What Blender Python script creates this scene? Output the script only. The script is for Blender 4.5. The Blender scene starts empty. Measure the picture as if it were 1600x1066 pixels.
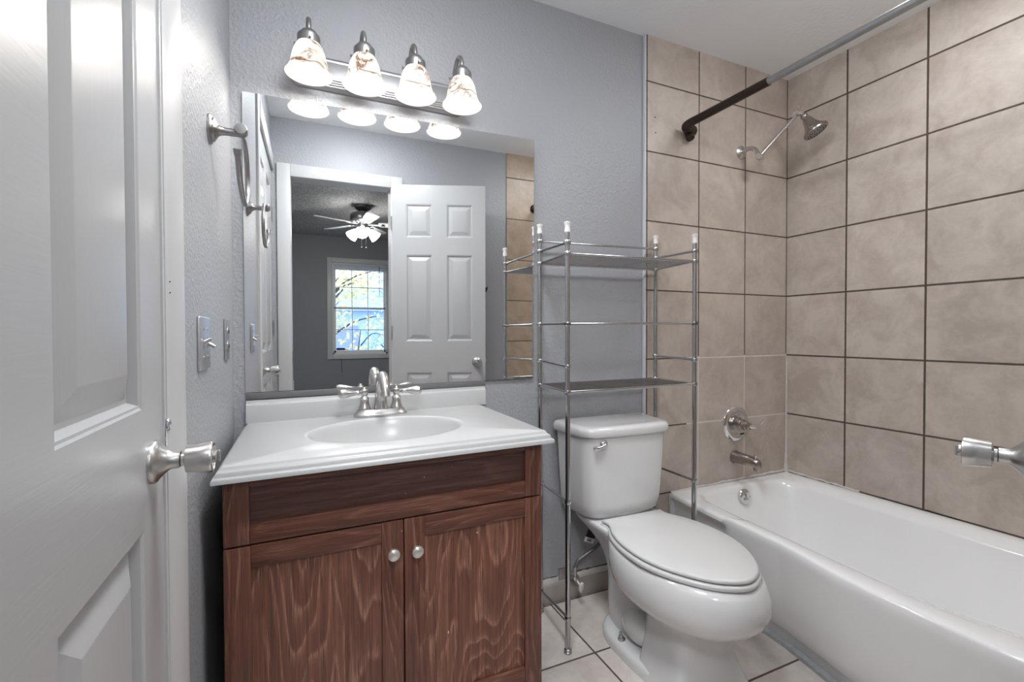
import bpy, bmesh, math, random
from mathutils import Vector, Matrix
random.seed(7)
SC = bpy.context.scene
COL = SC.collection
PI = math.pi

# ---------------------------------------------------------------- camera, world, exposure
def cam_matrix(loc, yaw, pitch, roll):
    F = Vector((math.sin(yaw)*math.cos(pitch), math.cos(yaw)*math.cos(pitch), math.sin(pitch)))
    r = Vector((math.cos(yaw), -math.sin(yaw), 0)); u = r.cross(F)
    R = math.cos(roll)*r + math.sin(roll)*u
    U = -math.sin(roll)*r + math.cos(roll)*u
    m = Matrix((R, U, -F)).transposed().to_4x4(); m.translation = loc
    return m
cd = bpy.data.cameras.new('camera'); cam = bpy.data.objects.new('camera', cd); COL.objects.link(cam)
cam.matrix_world = cam_matrix(Vector((0.1934, -1.6539, 1.1029)), 0.4226, -0.0154, -0.0028)
cd.sensor_width = 36; cd.lens = 730.41/1600*36; cd.clip_start = 0.01
SC.camera = cam
SC.view_settings.view_transform = 'Standard'; SC.view_settings.look = 'None'
SC.view_settings.gamma = 1; SC.view_settings.use_curve_mapping = False
SC.view_settings.exposure = 0.54
SC.cycles.use_denoising = True
SC.cycles.max_bounces = 12; SC.cycles.diffuse_bounces = 8; SC.cycles.glossy_bounces = 6
SC.cycles.transmission_bounces = 6
SC.cycles.caustics_reflective = True; SC.cycles.caustics_refractive = False
SC.cycles.blur_glossy = 0.5; SC.cycles.sample_clamp_indirect = 6
world = bpy.data.worlds.new('sky'); SC.world = world; world.use_nodes = True
bg = world.node_tree.nodes['Background']
bg.inputs[0].default_value = (0.70, 0.83, 1.0, 1); bg.inputs[1].default_value = 2.9

BULB = 62.0          # radiance of the vanity bulbs
SHADE = .74          # radiance of the lit glass shades
FANB = 260.0          # radiance of the bedroom fan bulbs

FILL_BED = 42.0         # radiance of the added bedroom fill lamp
FILL = 40.0          # radiance of the added bathroom fill lamps

# ---------------------------------------------------------------- materials
MATS = {}
def srgb(r, g, b):
    f = lambda c: (c/255/12.92) if c/255 <= .04045 else ((c/255+.055)/1.055)**2.4
    return (f(r), f(g), f(b), 1)
class NB:
    def __init__(s, name):
        s.m = bpy.data.materials.new(name); s.m.use_nodes = True
        s.t = s.m.node_tree; s.t.nodes.clear()
        s.out = s.t.nodes.new('ShaderNodeOutputMaterial')
        s.co = None
    def n(s, typ, **kw):
        x = s.t.nodes.new(typ)
        for k, v in kw.items(): setattr(x, k, v)
        return x
    def l(s, a, b): s.t.links.new(a, b)
    def obj(s):
        if s.co is None: s.co = s.n('ShaderNodeTexCoord')
        return s.co.outputs['Object']
    def math(s, op, a, b=None, c=None):
        x = s.n('ShaderNodeMath', operation=op)
        for i, v in enumerate((a, b, c)):
            if v is None: continue
            if isinstance(v, (int, float)): x.inputs[i].default_value = v
            else: s.l(v, x.inputs[i])
        return x.outputs[0]
    def mapping(s, scale=(1,1,1), rot=(0,0,0), loc=(0,0,0)):
        x = s.n('ShaderNodeMapping'); x.inputs['Scale'].default_value = scale
        x.inputs['Rotation'].default_value = rot; x.inputs['Location'].default_value = loc
        s.l(s.obj(), x.inputs['Vector']); return x.outputs[0]
    def noise(s, vec, scale, detail=4, rough=.5, dist=0):
        x = s.n('ShaderNodeTexNoise'); x.inputs['Scale'].default_value = scale
        x.inputs['Detail'].default_value = detail; x.inputs['Roughness'].default_value = rough
        x.inputs['Distortion'].default_value = dist
        s.l(vec, x.inputs['Vector']); return x.outputs[0]
    def ramp(s, fac, stops):
        x = s.n('ShaderNodeValToRGB'); e = x.color_ramp.elements
        while len(e) < len(stops): e.new(0.5)
        for i, (p, c) in enumerate(stops): e[i].position = p; e[i].color = c
        s.l(fac, x.inputs[0]); return x.outputs[0]
    def mix(s, fac, a, b, blend='MIX'):
        x = s.n('ShaderNodeMix', data_type='RGBA', blend_type=blend)
        for i, v in ((0, fac), (6, a), (7, b)):
            if isinstance(v, (int, float)): x.inputs[i].default_value = v
            elif isinstance(v, tuple): x.inputs[i].default_value = v
            else: s.l(v, x.inputs[i])
        return x.outputs[2]
    def bsdf(s, color, rough=.5, metal=0, bump=None, bstr=.2, bdist=.002, **kw):
        p = s.n('ShaderNodeBsdfPrincipled')
        for k, v in (('Base Color', color), ('Roughness', rough), ('Metallic', metal)):
            if isinstance(v, (int, float, tuple)): p.inputs[k].default_value = v
            else: s.l(v, p.inputs[k])
        for k, v in kw.items(): p.inputs[k.replace('_', ' ')].default_value = v
        if bump is not None:
            b = s.n('ShaderNodeBump'); b.inputs['Strength'].default_value = bstr
            b.inputs['Distance'].default_value = bdist
            s.l(bump, b.inputs['Height']); s.l(b.outputs[0], p.inputs['Normal'])
        s.l(p.outputs[0], s.out.inputs[0]); return p
def simple(name, color, rough=.5, metal=0, mott=0.04, mscale=12, bumpscale=0, bstr=.1, bdist=.001, **kw):
    b = NB(name)
    n = b.noise(b.obj(), mscale, 3)
    c = b.mix(n, tuple(min(1, x*(1-mott)) for x in color[:3])+(1,), tuple(min(1, x*(1+mott)) for x in color[:3])+(1,))
    bump = b.noise(b.obj(), bumpscale, 3) if bumpscale else None
    b.bsdf(c, rough, metal, bump, bstr, bdist, **kw)
    MATS[name] = b.m; return b.m

def paint(name, color, rough=.45, scale=90, bstr=.35):
    b = NB(name)
    n1 = b.noise(b.obj(), scale, 3, .55); n2 = b.noise(b.obj(), 2.2, 3)
    h = b.ramp(n1, [(.40, (0,0,0,1)), (.68, (1,1,1,1))])
    c = b.mix(n2, tuple(x*.96 for x in color[:3])+(1,), tuple(x*1.04 for x in color[:3])+(1,))
    b.bsdf(c, rough, 0, h, bstr, .0025); MATS[name] = b.m; return b.m
paint('grey_paint', (.345,.352,.370,1), .42, 85, .42)
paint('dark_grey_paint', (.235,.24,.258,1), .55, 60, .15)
paint('ceiling_paint', (.89,.915,.94,1), .8, 70, .25)
def popcorn():
    b = NB('popcorn_ceiling'); n = b.noise(b.obj(), 55, 5, .7)
    c = b.ramp(n, [(.35, (.22,.22,.22,1)), (.65, (.62,.62,.62,1))])
    b.bsdf(c, .9, 0, n, .8, .02); MATS['popcorn'] = b.m
popcorn()

def tile_mat(name, ax, o1, p1, o2, p2, ca, cb, grout, gw=.0045, pale=None, rough=.38, seed=0):
    """square tiles: grout lines at ax[0] = o1 + k*p1 and ax[1] = o2 + k*p2 (object metres)"""
    b = NB(name); sp = b.n('ShaderNodeSeparateXYZ'); b.l(b.obj(), sp.inputs[0])
    A = sp.outputs['XYZ'.index(ax[0])]; B = sp.outputs['XYZ'.index(ax[1])]
    def line(c, o, p):
        t = b.math('DIVIDE', b.math('SUBTRACT', c, o), p)
        k = b.math('FLOOR', b.math('ADD', t, .5)); d = b.math('MULTIPLY', b.math('ABSOLUTE', b.math('SUBTRACT', t, k)), p)
        return d, b.math('FLOOR', t)
    d1, k1 = line(A, o1, p1); d2, k2 = line(B, o2, p2)
    d = b.math('MINIMUM', d1, d2)
    wob = b.math('MULTIPLY', b.math('SUBTRACT', b.noise(b.obj(), 40, 2), .5), .0015)
    d = b.math('ADD', d, wob)
    g = b.n('ShaderNodeMapRange'); g.interpolation_type = 'SMOOTHSTEP'
    g.inputs[1].default_value = gw*.36; g.inputs[2].default_value = gw*.66
    b.l(d, g.inputs[0]); body = g.outputs[0]
    cid = b.n('ShaderNodeCombineXYZ'); b.l(k1, cid.inputs[0]); b.l(k2, cid.inputs[1]); cid.inputs[2].default_value = seed
    wn = b.n('ShaderNodeTexWhiteNoise'); b.l(cid.outputs[0], wn.inputs[0])
    off = b.n('ShaderNodeVectorMath', operation='SCALE'); b.l(wn.outputs['Color'], off.inputs[0]); off.inputs['Scale'].default_value = 9
    vv = b.n('ShaderNodeVectorMath', operation='ADD'); b.l(b.obj(), vv.inputs[0]); b.l(off.outputs[0], vv.inputs[1])
    n1 = b.noise(vv.outputs[0], 7, 6, .62, .6); n2 = b.noise(vv.outputs[0], 40, 4, .6)
    f = b.math('ADD', b.math('MULTIPLY', n1, .8), b.math('MULTIPLY', n2, .2))
    col = b.ramp(f, [(.38, ca), (.60, cb)])
    var = b.math('ADD', b.math('MULTIPLY', wn.outputs['Value'], .08), .96)
    vc = b.n('ShaderNodeCombineColor'); [b.l(var, vc.inputs[i]) for i in range(3)]
    col = b.mix(1.0, col, vc.outputs[0], 'MULTIPLY')
    gc = grout
    if pale:   # pale re-caulked joints near the tub
        (zt, xt, pc) = pale
        m = b.math('MULTIPLY', b.math('LESS_THAN', B, zt), b.math('GREATER_THAN', A, xt))
        gc = b.mix(m, grout, pc)
    fin = b.mix(body, gc, col)
    h = b.math('ADD', b.math('MULTIPLY', body, .7), b.math('MULTIPLY', n2, .06))
    rr = b.math('ADD', b.math('MULTIPLY', body, rough-.85), .85)
    b.bsdf(fin, rr, 0, h, .5, .003); MATS[name] = b.m
TA, TB, GR = (.435,.37,.32,1), (.57,.50,.445,1), (.085,.062,.047,1)
tile_mat('tile_back', 'XZ', 1.9033, .308, 2.22, .308, (.43,.365,.315,1), (.545,.475,.42,1), GR, .0060, (.995, 1.83, (.70,.645,.59,1)), seed=1)
tile_mat('tile_right', 'YZ', -.293, .308, 2.22, .308, TA, TB, GR, .0076, seed=2)
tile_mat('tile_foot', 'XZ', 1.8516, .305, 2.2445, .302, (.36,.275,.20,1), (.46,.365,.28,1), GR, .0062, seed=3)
tile_mat('tile_floor', 'XY', 1.108, .313, -.312, .313, (.56,.505,.465,1), (.69,.635,.60,1), (.10,.075,.06,1), .007, seed=4, rough=.3)

def wood(name, vert, tint=(1,1,1), wear=1.0, seed=0.0):
    """stained oak: grain as the contour lines of a stretched noise field, broken up by fine pores"""
    b = NB(name)
    ax = lambda a, c: (a, a, c) if vert else (c, a, a)
    N = b.noise(b.mapping(ax(4.6, .75), loc=(seed, 1.3, seed*2)), 1.0, 3, .42, .25)
    fr = b.math('FRACT', b.math('MULTIPLY', N, 30.0))
    line = b.ramp(fr, [(.0, (.8,.8,.8,1)), (.12, (0,0,0,1)), (.60, (.08,.08,.08,1)), (.84, (.35,.35,.35,1)), (1.0, (.9,.9,.9,1))])
    pore = b.noise(b.mapping(ax(420, 16), loc=(2,seed,4)), 1.0, 3, .6)
    pm = b.ramp(pore, [(.38, (0,0,0,1)), (.60, (1,1,1,1))])
    fib = b.noise(b.mapping(ax(120, 3.2), loc=(seed,7,1)), 1.0, 5, .65, .4)
    tn = lambda c: tuple(c[i]*tint[i] for i in range(3))+(1,)
    base = b.ramp(fib, [(.30, tn((.050,.0175,.0108))), (.52, tn((.092,.036,.0225))), (.74, tn((.138,.060,.040)))])
    col = b.mix(b.math('MULTIPLY', b.math('MULTIPLY', line, pm), .44*wear), base, tn((.36,.21,.155)))
    col = b.mix(b.math('MULTIPLY', b.ramp(pore, [(.30, (1,1,1,1)), (.42, (0,0,0,1))]), .55), col, tn((.022,.008,.0055)))
    # rubbed patches and small chips where the stain is worn through
    rub = b.math('MULTIPLY', b.ramp(b.noise(b.mapping(ax(30, 4), loc=(9,seed,3)), 1.0, 4, .65, .8), [(.60, (0,0,0,1)), (.72, (1,1,1,1))]),
                 b.ramp(b.noise(b.mapping((4,4,4), loc=(seed,5,2)), 1.0, 2), [(.50, (0,0,0,1)), (.68, (1,1,1,1))]))
    col = b.mix(b.math('MULTIPLY', rub, .55), col, (.36,.19,.12,1))
    chip = b.ramp(b.noise(b.mapping((55,55,55), loc=(seed,2,8)), 1.0, 1), [(.795, (0,0,0,1)), (.815, (1,1,1,1))])
    col = b.mix(b.math('MULTIPLY', chip, .8), col, (.62,.5,.42,1))
    b.bsdf(col, b.math('ADD', b.math('MULTIPLY', pore, .2), .33), 0, pore, .12, .0008); MATS[name] = b.m
wood('wood_vertical', True, (1.2,1.06,.96), 1.0, 0.0); wood('wood_horizontal', False, (1.15,1.0,.92), .8, 1.7)
wood('wood_panel', True, (1.62,1.50,1.38), 1.15, 3.1); wood('wood_false_front', False, (.72,.70,.78), .6, 4.4)

simple('white_door', (.74,.74,.74,1), .32, 0, .02, 5)
def door_paint():
    for name, sc in (('white_door', (5, 75, 75)), ('white_door_panel', (75, 75, 5))):
        b = NB(name); n = b.noise(b.mapping(sc), 1, 4, .6, 1.0)
        b.bsdf((.45,.45,.453,1), .30, 0, n, .17, .0015); MATS[name] = b.m
door_paint()
simple('white_trim', (.54,.54,.54,1), .35, 0, .02, 5)
simple('cultured_marble', (.46,.46,.46,1), .25, 0, .012, 4)
simple('porcelain', (.68,.68,.68,1), .14, 0, .01, 4, Coat_Weight=.5, Coat_Roughness=.03)
simple('seat_plastic', (.63,.63,.628,1), .22, 0, .01, 4)
simple('tub_enamel', (.89,.895,.90,1), .13, 0, .02, 4, Coat_Weight=.4, Coat_Roughness=.04)
simple('brushed_nickel', (.60,.59,.575,1), .27, 1, .06, 60)
simple('satin_nickel', (.52,.51,.50,1), .33, 1, .06, 60)
simple('ring_nickel', (.34,.335,.33,1), .30, 1, .06, 60)
simple('rack_chrome', (.50,.50,.51,1), .14, 1, .05, 30)
simple('chrome', (.74,.74,.75,1), .10, 1, .03, 30)
simple('dull_steel', (.42,.42,.42,1), .34, 1, .15, 40)
simple('wire_steel', (.48,.48,.49,1), .25, 1, .05, 40)
simple('shower_nickel', (.40,.36,.325,1), .25, 1, .1, 40)
simple('plate_steel', (.66,.66,.67,1), .30, .85, .05, 30)
simple('oiled_bronze', (.045,.030,.023,1), .38, .65, .15, 40)
simple('pewter', (.31,.305,.30,1), .38, .85, .15, 30)
simple('plate_pewter', (.36,.36,.37,1), .42, .7, .08, 30)
simple('black_plastic', (.012,.012,.013,1), .4)
simple('dark_slot', (.01,.01,.01,1), .6)
simple('grey_caulk', (.62,.60,.57,1), .7, 0, .2, 25)
simple('stained_caulk', (.36,.37,.38,1), .6, 0, .35, 30)
simple('dark_gap', (.03,.027,.024,1), .8)
simple('base_tile', (.36,.33,.30,1), .35, 0, .12, 14)
simple('white_plastic', (.75,.74,.71,1), .35)
simple('hose_braid', (.20,.20,.20,1), .4, .6, .4, 180)
simple('tag_white', (.62,.62,.62,1), .5)
simple('knob_pewter', (.62,.59,.54,1), .3, .75, .3, 45)
simple('fan_blade', (.55,.55,.54,1), .4)
simple('fan_metal', (.16,.16,.155,1), .3, .8)
simple('vinyl_white', (.70,.70,.69,1), .4)
simple('bark', (.06,.055,.07,1), .9, 0, .3, 20)
simple('leaf_yellow', (.88,.74,.36,1), .6, 0, .25, 3)
simple('leaf_blue_cast', (.45,.60,.72,1), .6, 0, .3, 3)  # blue cast of daylight painted into the leaf colour
simple('siding_blue_cast', (.42,.56,.86,1), .7, 0, .2, 6)  # house colours carry the blue tint of daylight, painted in
simple('roof_blue_cast', (.38,.46,.74,1), .8)
simple('lawn', (.25,.32,.36,1), .9, 0, .3, 2)
simple('sticker_blue', (.03,.035,.16,1), .4)
simple('carpet', (.28,.27,.26,1), .95, 0, .2, 60)
b = NB('mirror_silver'); b.bsdf((.90,.91,.91,1), .004, 1); MATS['mirror_silver'] = b.m
simple('mirror_edge', (.30,.33,.33,1), .15, .3)
def glass():
    b = NB('window_glass'); g = b.n('ShaderNodeBsdfGlossy'); g.inputs['Roughness'].default_value = .02
    t = b.n('ShaderNodeBsdfTransparent'); t.inputs[0].default_value = (.93,.96,1,1)
    m = b.n('ShaderNodeMixShader'); m.inputs[0].default_value = .06
    b.l(t.outputs[0], m.inputs[1]); b.l(g.outputs[0], m.inputs[2]); b.l(m.outputs[0], b.out.inputs[0]); MATS['window_glass'] = b.m
glass()
def shade_glass():
    b = NB('shade_inside'); e = b.n('ShaderNodeEmission'); e.inputs[0].default_value = (1,.87,.76,1); e.inputs[1].default_value = .66
    d = b.n('ShaderNodeBsdfDiffuse'); d.inputs[0].default_value = (.05,.045,.04,1); ad = b.n('ShaderNodeAddShader')
    b.l(e.outputs[0], ad.inputs[0]); b.l(d.outputs[0], ad.inputs[1]); b.l(ad.outputs[0], b.out.inputs[0]); MATS['shade_inside'] = b.m
    b = NB('marbled_lit_glass')
    geo = b.n('ShaderNodeNewGeometry'); sp = b.n('ShaderNodeSeparateXYZ'); b.l(b.obj(), sp.inputs[0])
    oi = b.n('ShaderNodeObjectInfo')
    cx = b.n('ShaderNodeCombineXYZ'); b.l(b.math('MULTIPLY', oi.outputs['Random'], 20), cx.inputs[0]); b.l(oi.outputs['Random'], cx.inputs[2])
    vv = b.n('ShaderNodeVectorMath', operation='ADD'); b.l(b.obj(), vv.inputs[0]); b.l(cx.outputs[0], vv.inputs[1])
    n = b.noise(vv.outputs[0], 8, 5, .6, 1.6)
    a = b.math('ABSOLUTE', b.math('SUBTRACT', n, .5))
    vein = b.ramp(a, [(.0, (1,1,1,1)), (.05, (0,0,0,1))])
    big = b.ramp(b.noise(vv.outputs[0], 12, 2, .5, .5), [(.42, (0,0,0,1)), (.58, (1,1,1,1))])
    vein = b.math('MULTIPLY', vein, big)
    # one darker swirl that runs around the lower third of each shade
    ring = b.math('ABSOLUTE', b.math('ADD', b.math('ADD', sp.outputs[2], .056), b.math('MULTIPLY', b.math('SUBTRACT', b.noise(vv.outputs[0], 11, 3), .5), .09)))
    rv = b.ramp(ring, [(.0012, (1,1,1,1)), (.0042, (0,0,0,1))])
    rv = b.math('MULTIPLY', rv, b.ramp(b.noise(vv.outputs[0], 22, 2), [(.38, (0,0,0,1)), (.52, (1,1,1,1))]))
    vein = b.math('MAXIMUM', vein, rv)
    cloud = b.noise(vv.outputs[0], 14, 4)
    col = b.ramp(cloud, [(.3, (1,.86,.70,1)), (.6, (1,.95,.88,1))])
    col = b.mix(vein, col, (.20,.075,.018,1))
    em = b.n('ShaderNodeEmission'); b.l(col, em.inputs[0]); em.inputs[1].default_value = SHADE
    df = b.n('ShaderNodeBsdfTranslucent'); b.l(b.mix(1.0, col, (.10,.10,.10,1), 'MULTIPLY'), df.inputs[0])
    gl = b.n('ShaderNodeBsdfPrincipled'); b.l(b.mix(1.0, col, (.22,.22,.22,1), 'MULTIPLY'), gl.inputs['Base Color']); gl.inputs['Roughness'].default_value = .25
    m = b.n('ShaderNodeMixShader'); m.inputs[0].default_value = .5; b.l(df.outputs[0], m.inputs[1]); b.l(gl.outputs[0], m.inputs[2])
    ad = b.n('ShaderNodeAddShader'); b.l(em.outputs[0], ad.inputs[0]); b.l(m.outputs[0], ad.inputs[1])
    b.l(ad.outputs[0], b.out.inputs[0]); MATS['lit_shade'] = b.m
shade_glass()
def emit(name, col, s):
    b = NB(name); e = b.n('ShaderNodeEmission'); e.inputs[0].default_value = col; e.inputs[1].default_value = s
    b.l(e.outputs[0], b.out.inputs[0]); MATS[name] = b.m
emit('bulb_glow', (1,.955,.90,1), BULB)
emit('fill_glow', (.965,.99,1.02,1), FILL)
emit('fill_glow_tub', (.965,.99,1.02,1), FILL*.42)
emit('fill_glow_bedroom', (.97,.99,1.015,1), FILL_BED)
emit('fan_glow', (1,.97,.92,1), FANB)
emit('fan_shade_glow', (1,.98,.95,1), 22.0)

# ---------------------------------------------------------------- mesh helpers
WM = {}
def nb(): return bmesh.new()
def box(bm, lo, hi, bev=0, seg=2):
    lo = Vector(lo); hi = Vector(hi); t = nb()
    bmesh.ops.create_cube(t, size=1)
    for v in t.verts: v.co = Vector(((lo[i]+hi[i])/2 + v.co[i]*(hi[i]-lo[i]) for i in range(3)))
    if bev > 0:
        bmesh.ops.bevel(t, geom=list(t.edges), offset=bev, segments=seg, profile=.5, affect='EDGES', clamp_overlap=True)
    merge(bm, t)
def merge(bm, t, M=None):
    if M is not None: bmesh.ops.transform(t, matrix=M, verts=t.verts)
    mp = {}
    for v in t.verts: mp[v] = bm.verts.new(v.co)
    for f in t.faces:
        try: bm.faces.new([mp[v] for v in f.verts])
        except ValueError: pass
    t.free()
def loft(bm, rings, cap0=False, cap1=False, closed=True):
    R = [[bm.verts.new(Vector(p)) for p in r] for r in rings]
    n = len(R[0])
    for a, c in zip(R, R[1:]):
        for i in range(n if closed else n-1):
            j = (i+1) % n
            bm.faces.new((a[i], a[j], c[j], c[i]))
    if cap0: bm.faces.new(list(reversed(R[0])))
    if cap1: bm.faces.new(R[-1])
    return R
def frame(axis):
    a = Vector(axis).normalized()
    h = Vector((0,0,1)) if abs(a.z) < .9 else Vector((1,0,0))
    u = h.cross(a).normalized(); v = a.cross(u)
    return a, u, v
def lathe(bm, prof, org, axis=(0,0,1), seg=28, cap0=True, cap1=True, sx=1, sy=1):
    a, u, v = frame(axis); o = Vector(org)
    rings = [[o + a*h + u*(r*sx*math.cos(2*PI*i/seg)) + v*(r*sy*math.sin(2*PI*i/seg)) for i in range(seg)] for r, h in prof]
    loft(bm, rings, cap0, cap1)
def catmull(pts, n=8):
    P = [Vector(p) for p in pts]; out = []
    for i in range(len(P)-1):
        p0 = P[max(i-1,0)]; p1 = P[i]; p2 = P[i+1]; p3 = P[min(i+2,len(P)-1)]
        for k in range(n):
            t = k/n
            out.append(.5*((2*p1)+(p2-p0)*t+(2*p0-5*p1+4*p2-p3)*t*t+(3*p1-p0-3*p2+p3)*t**3))
    out.append(P[-1]); return out
def tube(bm, pts, r, seg=12, cap=True, sx=1.0, up=None):
    P = [Vector(p) for p in pts]; n = len(P)
    rr = r if isinstance(r, (list, tuple)) else [r]*n
    if len(rr) != n:
        rr = [rr[min(int(i/(n-1)*(len(rr)-1)), len(rr)-2)]*(1-((i/(n-1)*(len(rr)-1))-min(int(i/(n-1)*(len(rr)-1)), len(rr)-2))) + rr[min(int(i/(n-1)*(len(rr)-1)), len(rr)-2)+1]*((i/(n-1)*(len(rr)-1))-min(int(i/(n-1)*(len(rr)-1)), len(rr)-2)) for i in range(n)]
    T = [(P[min(i+1,n-1)]-P[max(i-1,0)]).normalized() for i in range(n)]
    a, u, v = frame(T[0])
    if up is not None: u = (Vector(up) - T[0]*Vector(up).dot(T[0])).normalized()
    rings = []
    for i in range(n):
        u = (u - T[i]*u.dot(T[i])).normalized(); v = T[i].cross(u)
        rings.append([P[i] + u*(rr[i]*sx*math.cos(2*PI*k/seg)) + v*(rr[i]*math.sin(2*PI*k/seg)) for k in range(seg)])
    loft(bm, rings, cap, cap)
def sphere(bm, c, r, seg=16, scale=(1,1,1)):
    t = nb(); bmesh.ops.create_uvsphere(t, u_segments=seg, v_segments=max(6, seg//2), radius=r)
    for v in t.verts: v.co = Vector((v.co.x*scale[0], v.co.y*scale[1], v.co.z*scale[2])) + Vector(c)
    merge(bm, t)
def extrude_profile(bm, prof, fr, to, up=(0,0,1), out=(0,-1,0)):
    """prof: list of (out, up) pairs swept from fr to to"""
    o = Vector(out); u = Vector(up)
    rings = [[Vector(p)+o*a+u*h for a, h in prof] for p in (fr, to)]
    loft(bm, rings, True, True)
def obj(name, bm, mat, parent=None, local=False, ang=38, smooth=True):
    bmesh.ops.remove_doubles(bm, verts=bm.verts, dist=1e-6)
    bmesh.ops.recalc_face_normals(bm, faces=bm.faces)
    if parent is not None and not local: bmesh.ops.transform(bm, matrix=WM[parent.name].inverted(), verts=bm.verts)
    me = bpy.data.meshes.new(name); bm.to_mesh(me); bm.free()
    if smooth:
        me.polygons.foreach_set('use_smooth', [True]*len(me.polygons))
        me.set_sharp_from_angle(angle=math.radians(ang))
    me.materials.append(MATS[mat] if isinstance(mat, str) else mat)
    o = bpy.data.objects.new(name, me); COL.objects.link(o)
    if parent is not None: o.parent = parent; WM[o.name] = WM[parent.name].copy()
    else: WM[o.name] = Matrix.Identity(4)
    return o
def tag(o, label, cat, group=None):
    o['label'] = label; o['category'] = cat
    if group: o['group'] = group
    return o
def thing(name, label, cat, loc=(0,0,0), rotz=0, group=None):
    o = bpy.data.objects.new(name, None); COL.objects.link(o); o.empty_display_size = .05
    o.location = loc; o.rotation_euler = (0,0,rotz)
    WM[o.name] = Matrix.Translation(loc) @ Matrix.Rotation(rotz, 4, 'Z')
    if label: tag(o, label, cat, group)
    return o
def struct(name, bm, mat, parent=None, **kw):
    o = obj(name, bm, mat, parent, **kw)
    if parent is None: o['kind'] = 'structure'
    return o
def sthing(name, loc=(0,0,0), rotz=0):
    o = thing(name, None, None, loc, rotz); o['kind'] = 'structure'; return o

# ---------------------------------------------------------------- room shell
W = 2.5235; H = 2.4225; YB = .015; YD = -1.55; YF = -5.3; XE = 1.59
bm = nb(); box(bm, (-.1, YB, -.02), (W+.1, YB+.1, H)); struct('wall_back', bm, 'grey_paint')
bm = nb(); box(bm, (XE, 0, 0.0), (W, YB, H)); struct('wall_back_tile', bm, 'tile_back', smooth=False)
bm = nb(); box(bm, (W, YD, -.02), (W+.1, YB, H)); struct('wall_right', bm, 'tile_right', smooth=False)
bm = nb(); box(bm, (-.1, YD-.11, H), (W+.1, YB+.1, H+.1)); struct('ceiling', bm, 'ceiling_paint')
bm = nb(); box(bm, (-.1, YD-.11, -.1), (W+.1, YB+.1, 0)); struct('floor', bm, 'tile_floor', smooth=False)
# left wall with the opening of the white door
DJ = -.794; DH = 2.09
bm = nb(); box(bm, (-.1, DJ, -.02), (0, YB, H)); box(bm, (-.1, YD, DH), (0, DJ, H)); struct('wall_left', bm, 'grey_paint')
# wall behind the camera, with the doorway to the bedroom
OX0, OX1, OH = .1058, .715, 2.068
bm = nb(); box(bm, (-.1, YD-.11, -.02), (OX0, YD, H)); box(bm, (OX1, YD-.11, -.02), (W+.1, YD, H)); box(bm, (OX0, YD-.11, OH), (OX1, YD, H))
struct('wall_front', bm, 'grey_paint')
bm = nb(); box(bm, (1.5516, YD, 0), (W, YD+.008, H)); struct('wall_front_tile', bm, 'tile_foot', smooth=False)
# bedroom beyond the doorway
BX0, BX1 = -2.0, 2.8
bm = nb(); box(bm, (BX0, YF, -.1), (BX1, YD-.11, 0)); struct('floor_bedroom', bm, 'carpet')
bm = nb(); box(bm, (BX0, YF, H), (BX1, YD-.11, H+.1)); struct('ceiling_bedroom', bm, 'popcorn')
WX0, WX1, WZ0, WZ1 = .478, 1.225, .78, 2.06
bm = nb()
box(bm, (BX0, YF-.12, -.02), (WX0, YF, H)); box(bm, (WX1, YF-.12, -.02), (BX1, YF, H))
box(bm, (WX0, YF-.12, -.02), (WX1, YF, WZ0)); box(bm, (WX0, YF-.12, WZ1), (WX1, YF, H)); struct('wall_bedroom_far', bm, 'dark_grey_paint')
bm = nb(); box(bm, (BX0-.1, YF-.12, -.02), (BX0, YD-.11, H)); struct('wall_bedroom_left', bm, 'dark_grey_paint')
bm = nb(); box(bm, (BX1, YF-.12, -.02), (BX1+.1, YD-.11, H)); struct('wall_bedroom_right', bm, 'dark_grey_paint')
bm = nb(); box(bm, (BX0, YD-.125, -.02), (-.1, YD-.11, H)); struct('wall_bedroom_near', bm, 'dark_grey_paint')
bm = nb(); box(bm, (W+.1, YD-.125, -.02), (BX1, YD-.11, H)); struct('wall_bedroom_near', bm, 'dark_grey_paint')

# tile baseboard with the ragged caulk strip above it
bm = nb(); box(bm, (.80, .005, 0), (XE, YB, .075), .002); struct('baseboard_back', bm, 'base_tile')
bm = nb(); box(bm, (.80, .0115, .075), (XE, YB, .098), .001)
for i in range(46):
    x = .80+i*(XE-.80)/46
    box(bm, (x, .012, .096), (x+.017, YB, .100+.004*random.random()))
struct('trim_1', bm, 'grey_caulk')
bm = nb()
for i in range(40):
    x = .80+i*.0195; box(bm, (x, .0138, .100+.002*random.random()), (x+.018, YB, .104+.003*random.random()))
struct('trim_2', bm, 'dark_gap')
# caulk where the tub meets the tile
def bead(bm, p0, p1, r, n, jit):
    pts = [Vector(p0).lerp(Vector(p1), i/n)+Vector((0,0,random.uniform(-jit,jit))) for i in range(n+1)]
    tube(bm, pts, [r*random.uniform(.6,1.3) for _ in pts], 6)
bm = nb(); bead(bm, (1.735,-.001,.372), (W-.005,-.001,.380), .006, 40, .002)
bead(bm, (W-.001,-.002,.378), (W-.001,-.36,.374), .005, 20, .002)
pts = [(W-.004,-.004,.37+i*.02) for i in range(31)]; tube(bm, pts, [.011*math.exp(-i/4)+.004*random.uniform(.5,1.2) for i in range(31)], 8)
tube(bm, [(1.728,-.003,.0+i*.02) for i in range(19)], [.005*random.uniform(.6,1.4) for _ in range(19)], 6)
struct('trim_3', bm, 'grey_caulk')
bm = nb(); bead(bm, (W-.0005,-.44,.373), (W-.0005,-.72,.372), .0035, 16, .001); struct('trim_4', bm, 'dark_gap')
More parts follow.
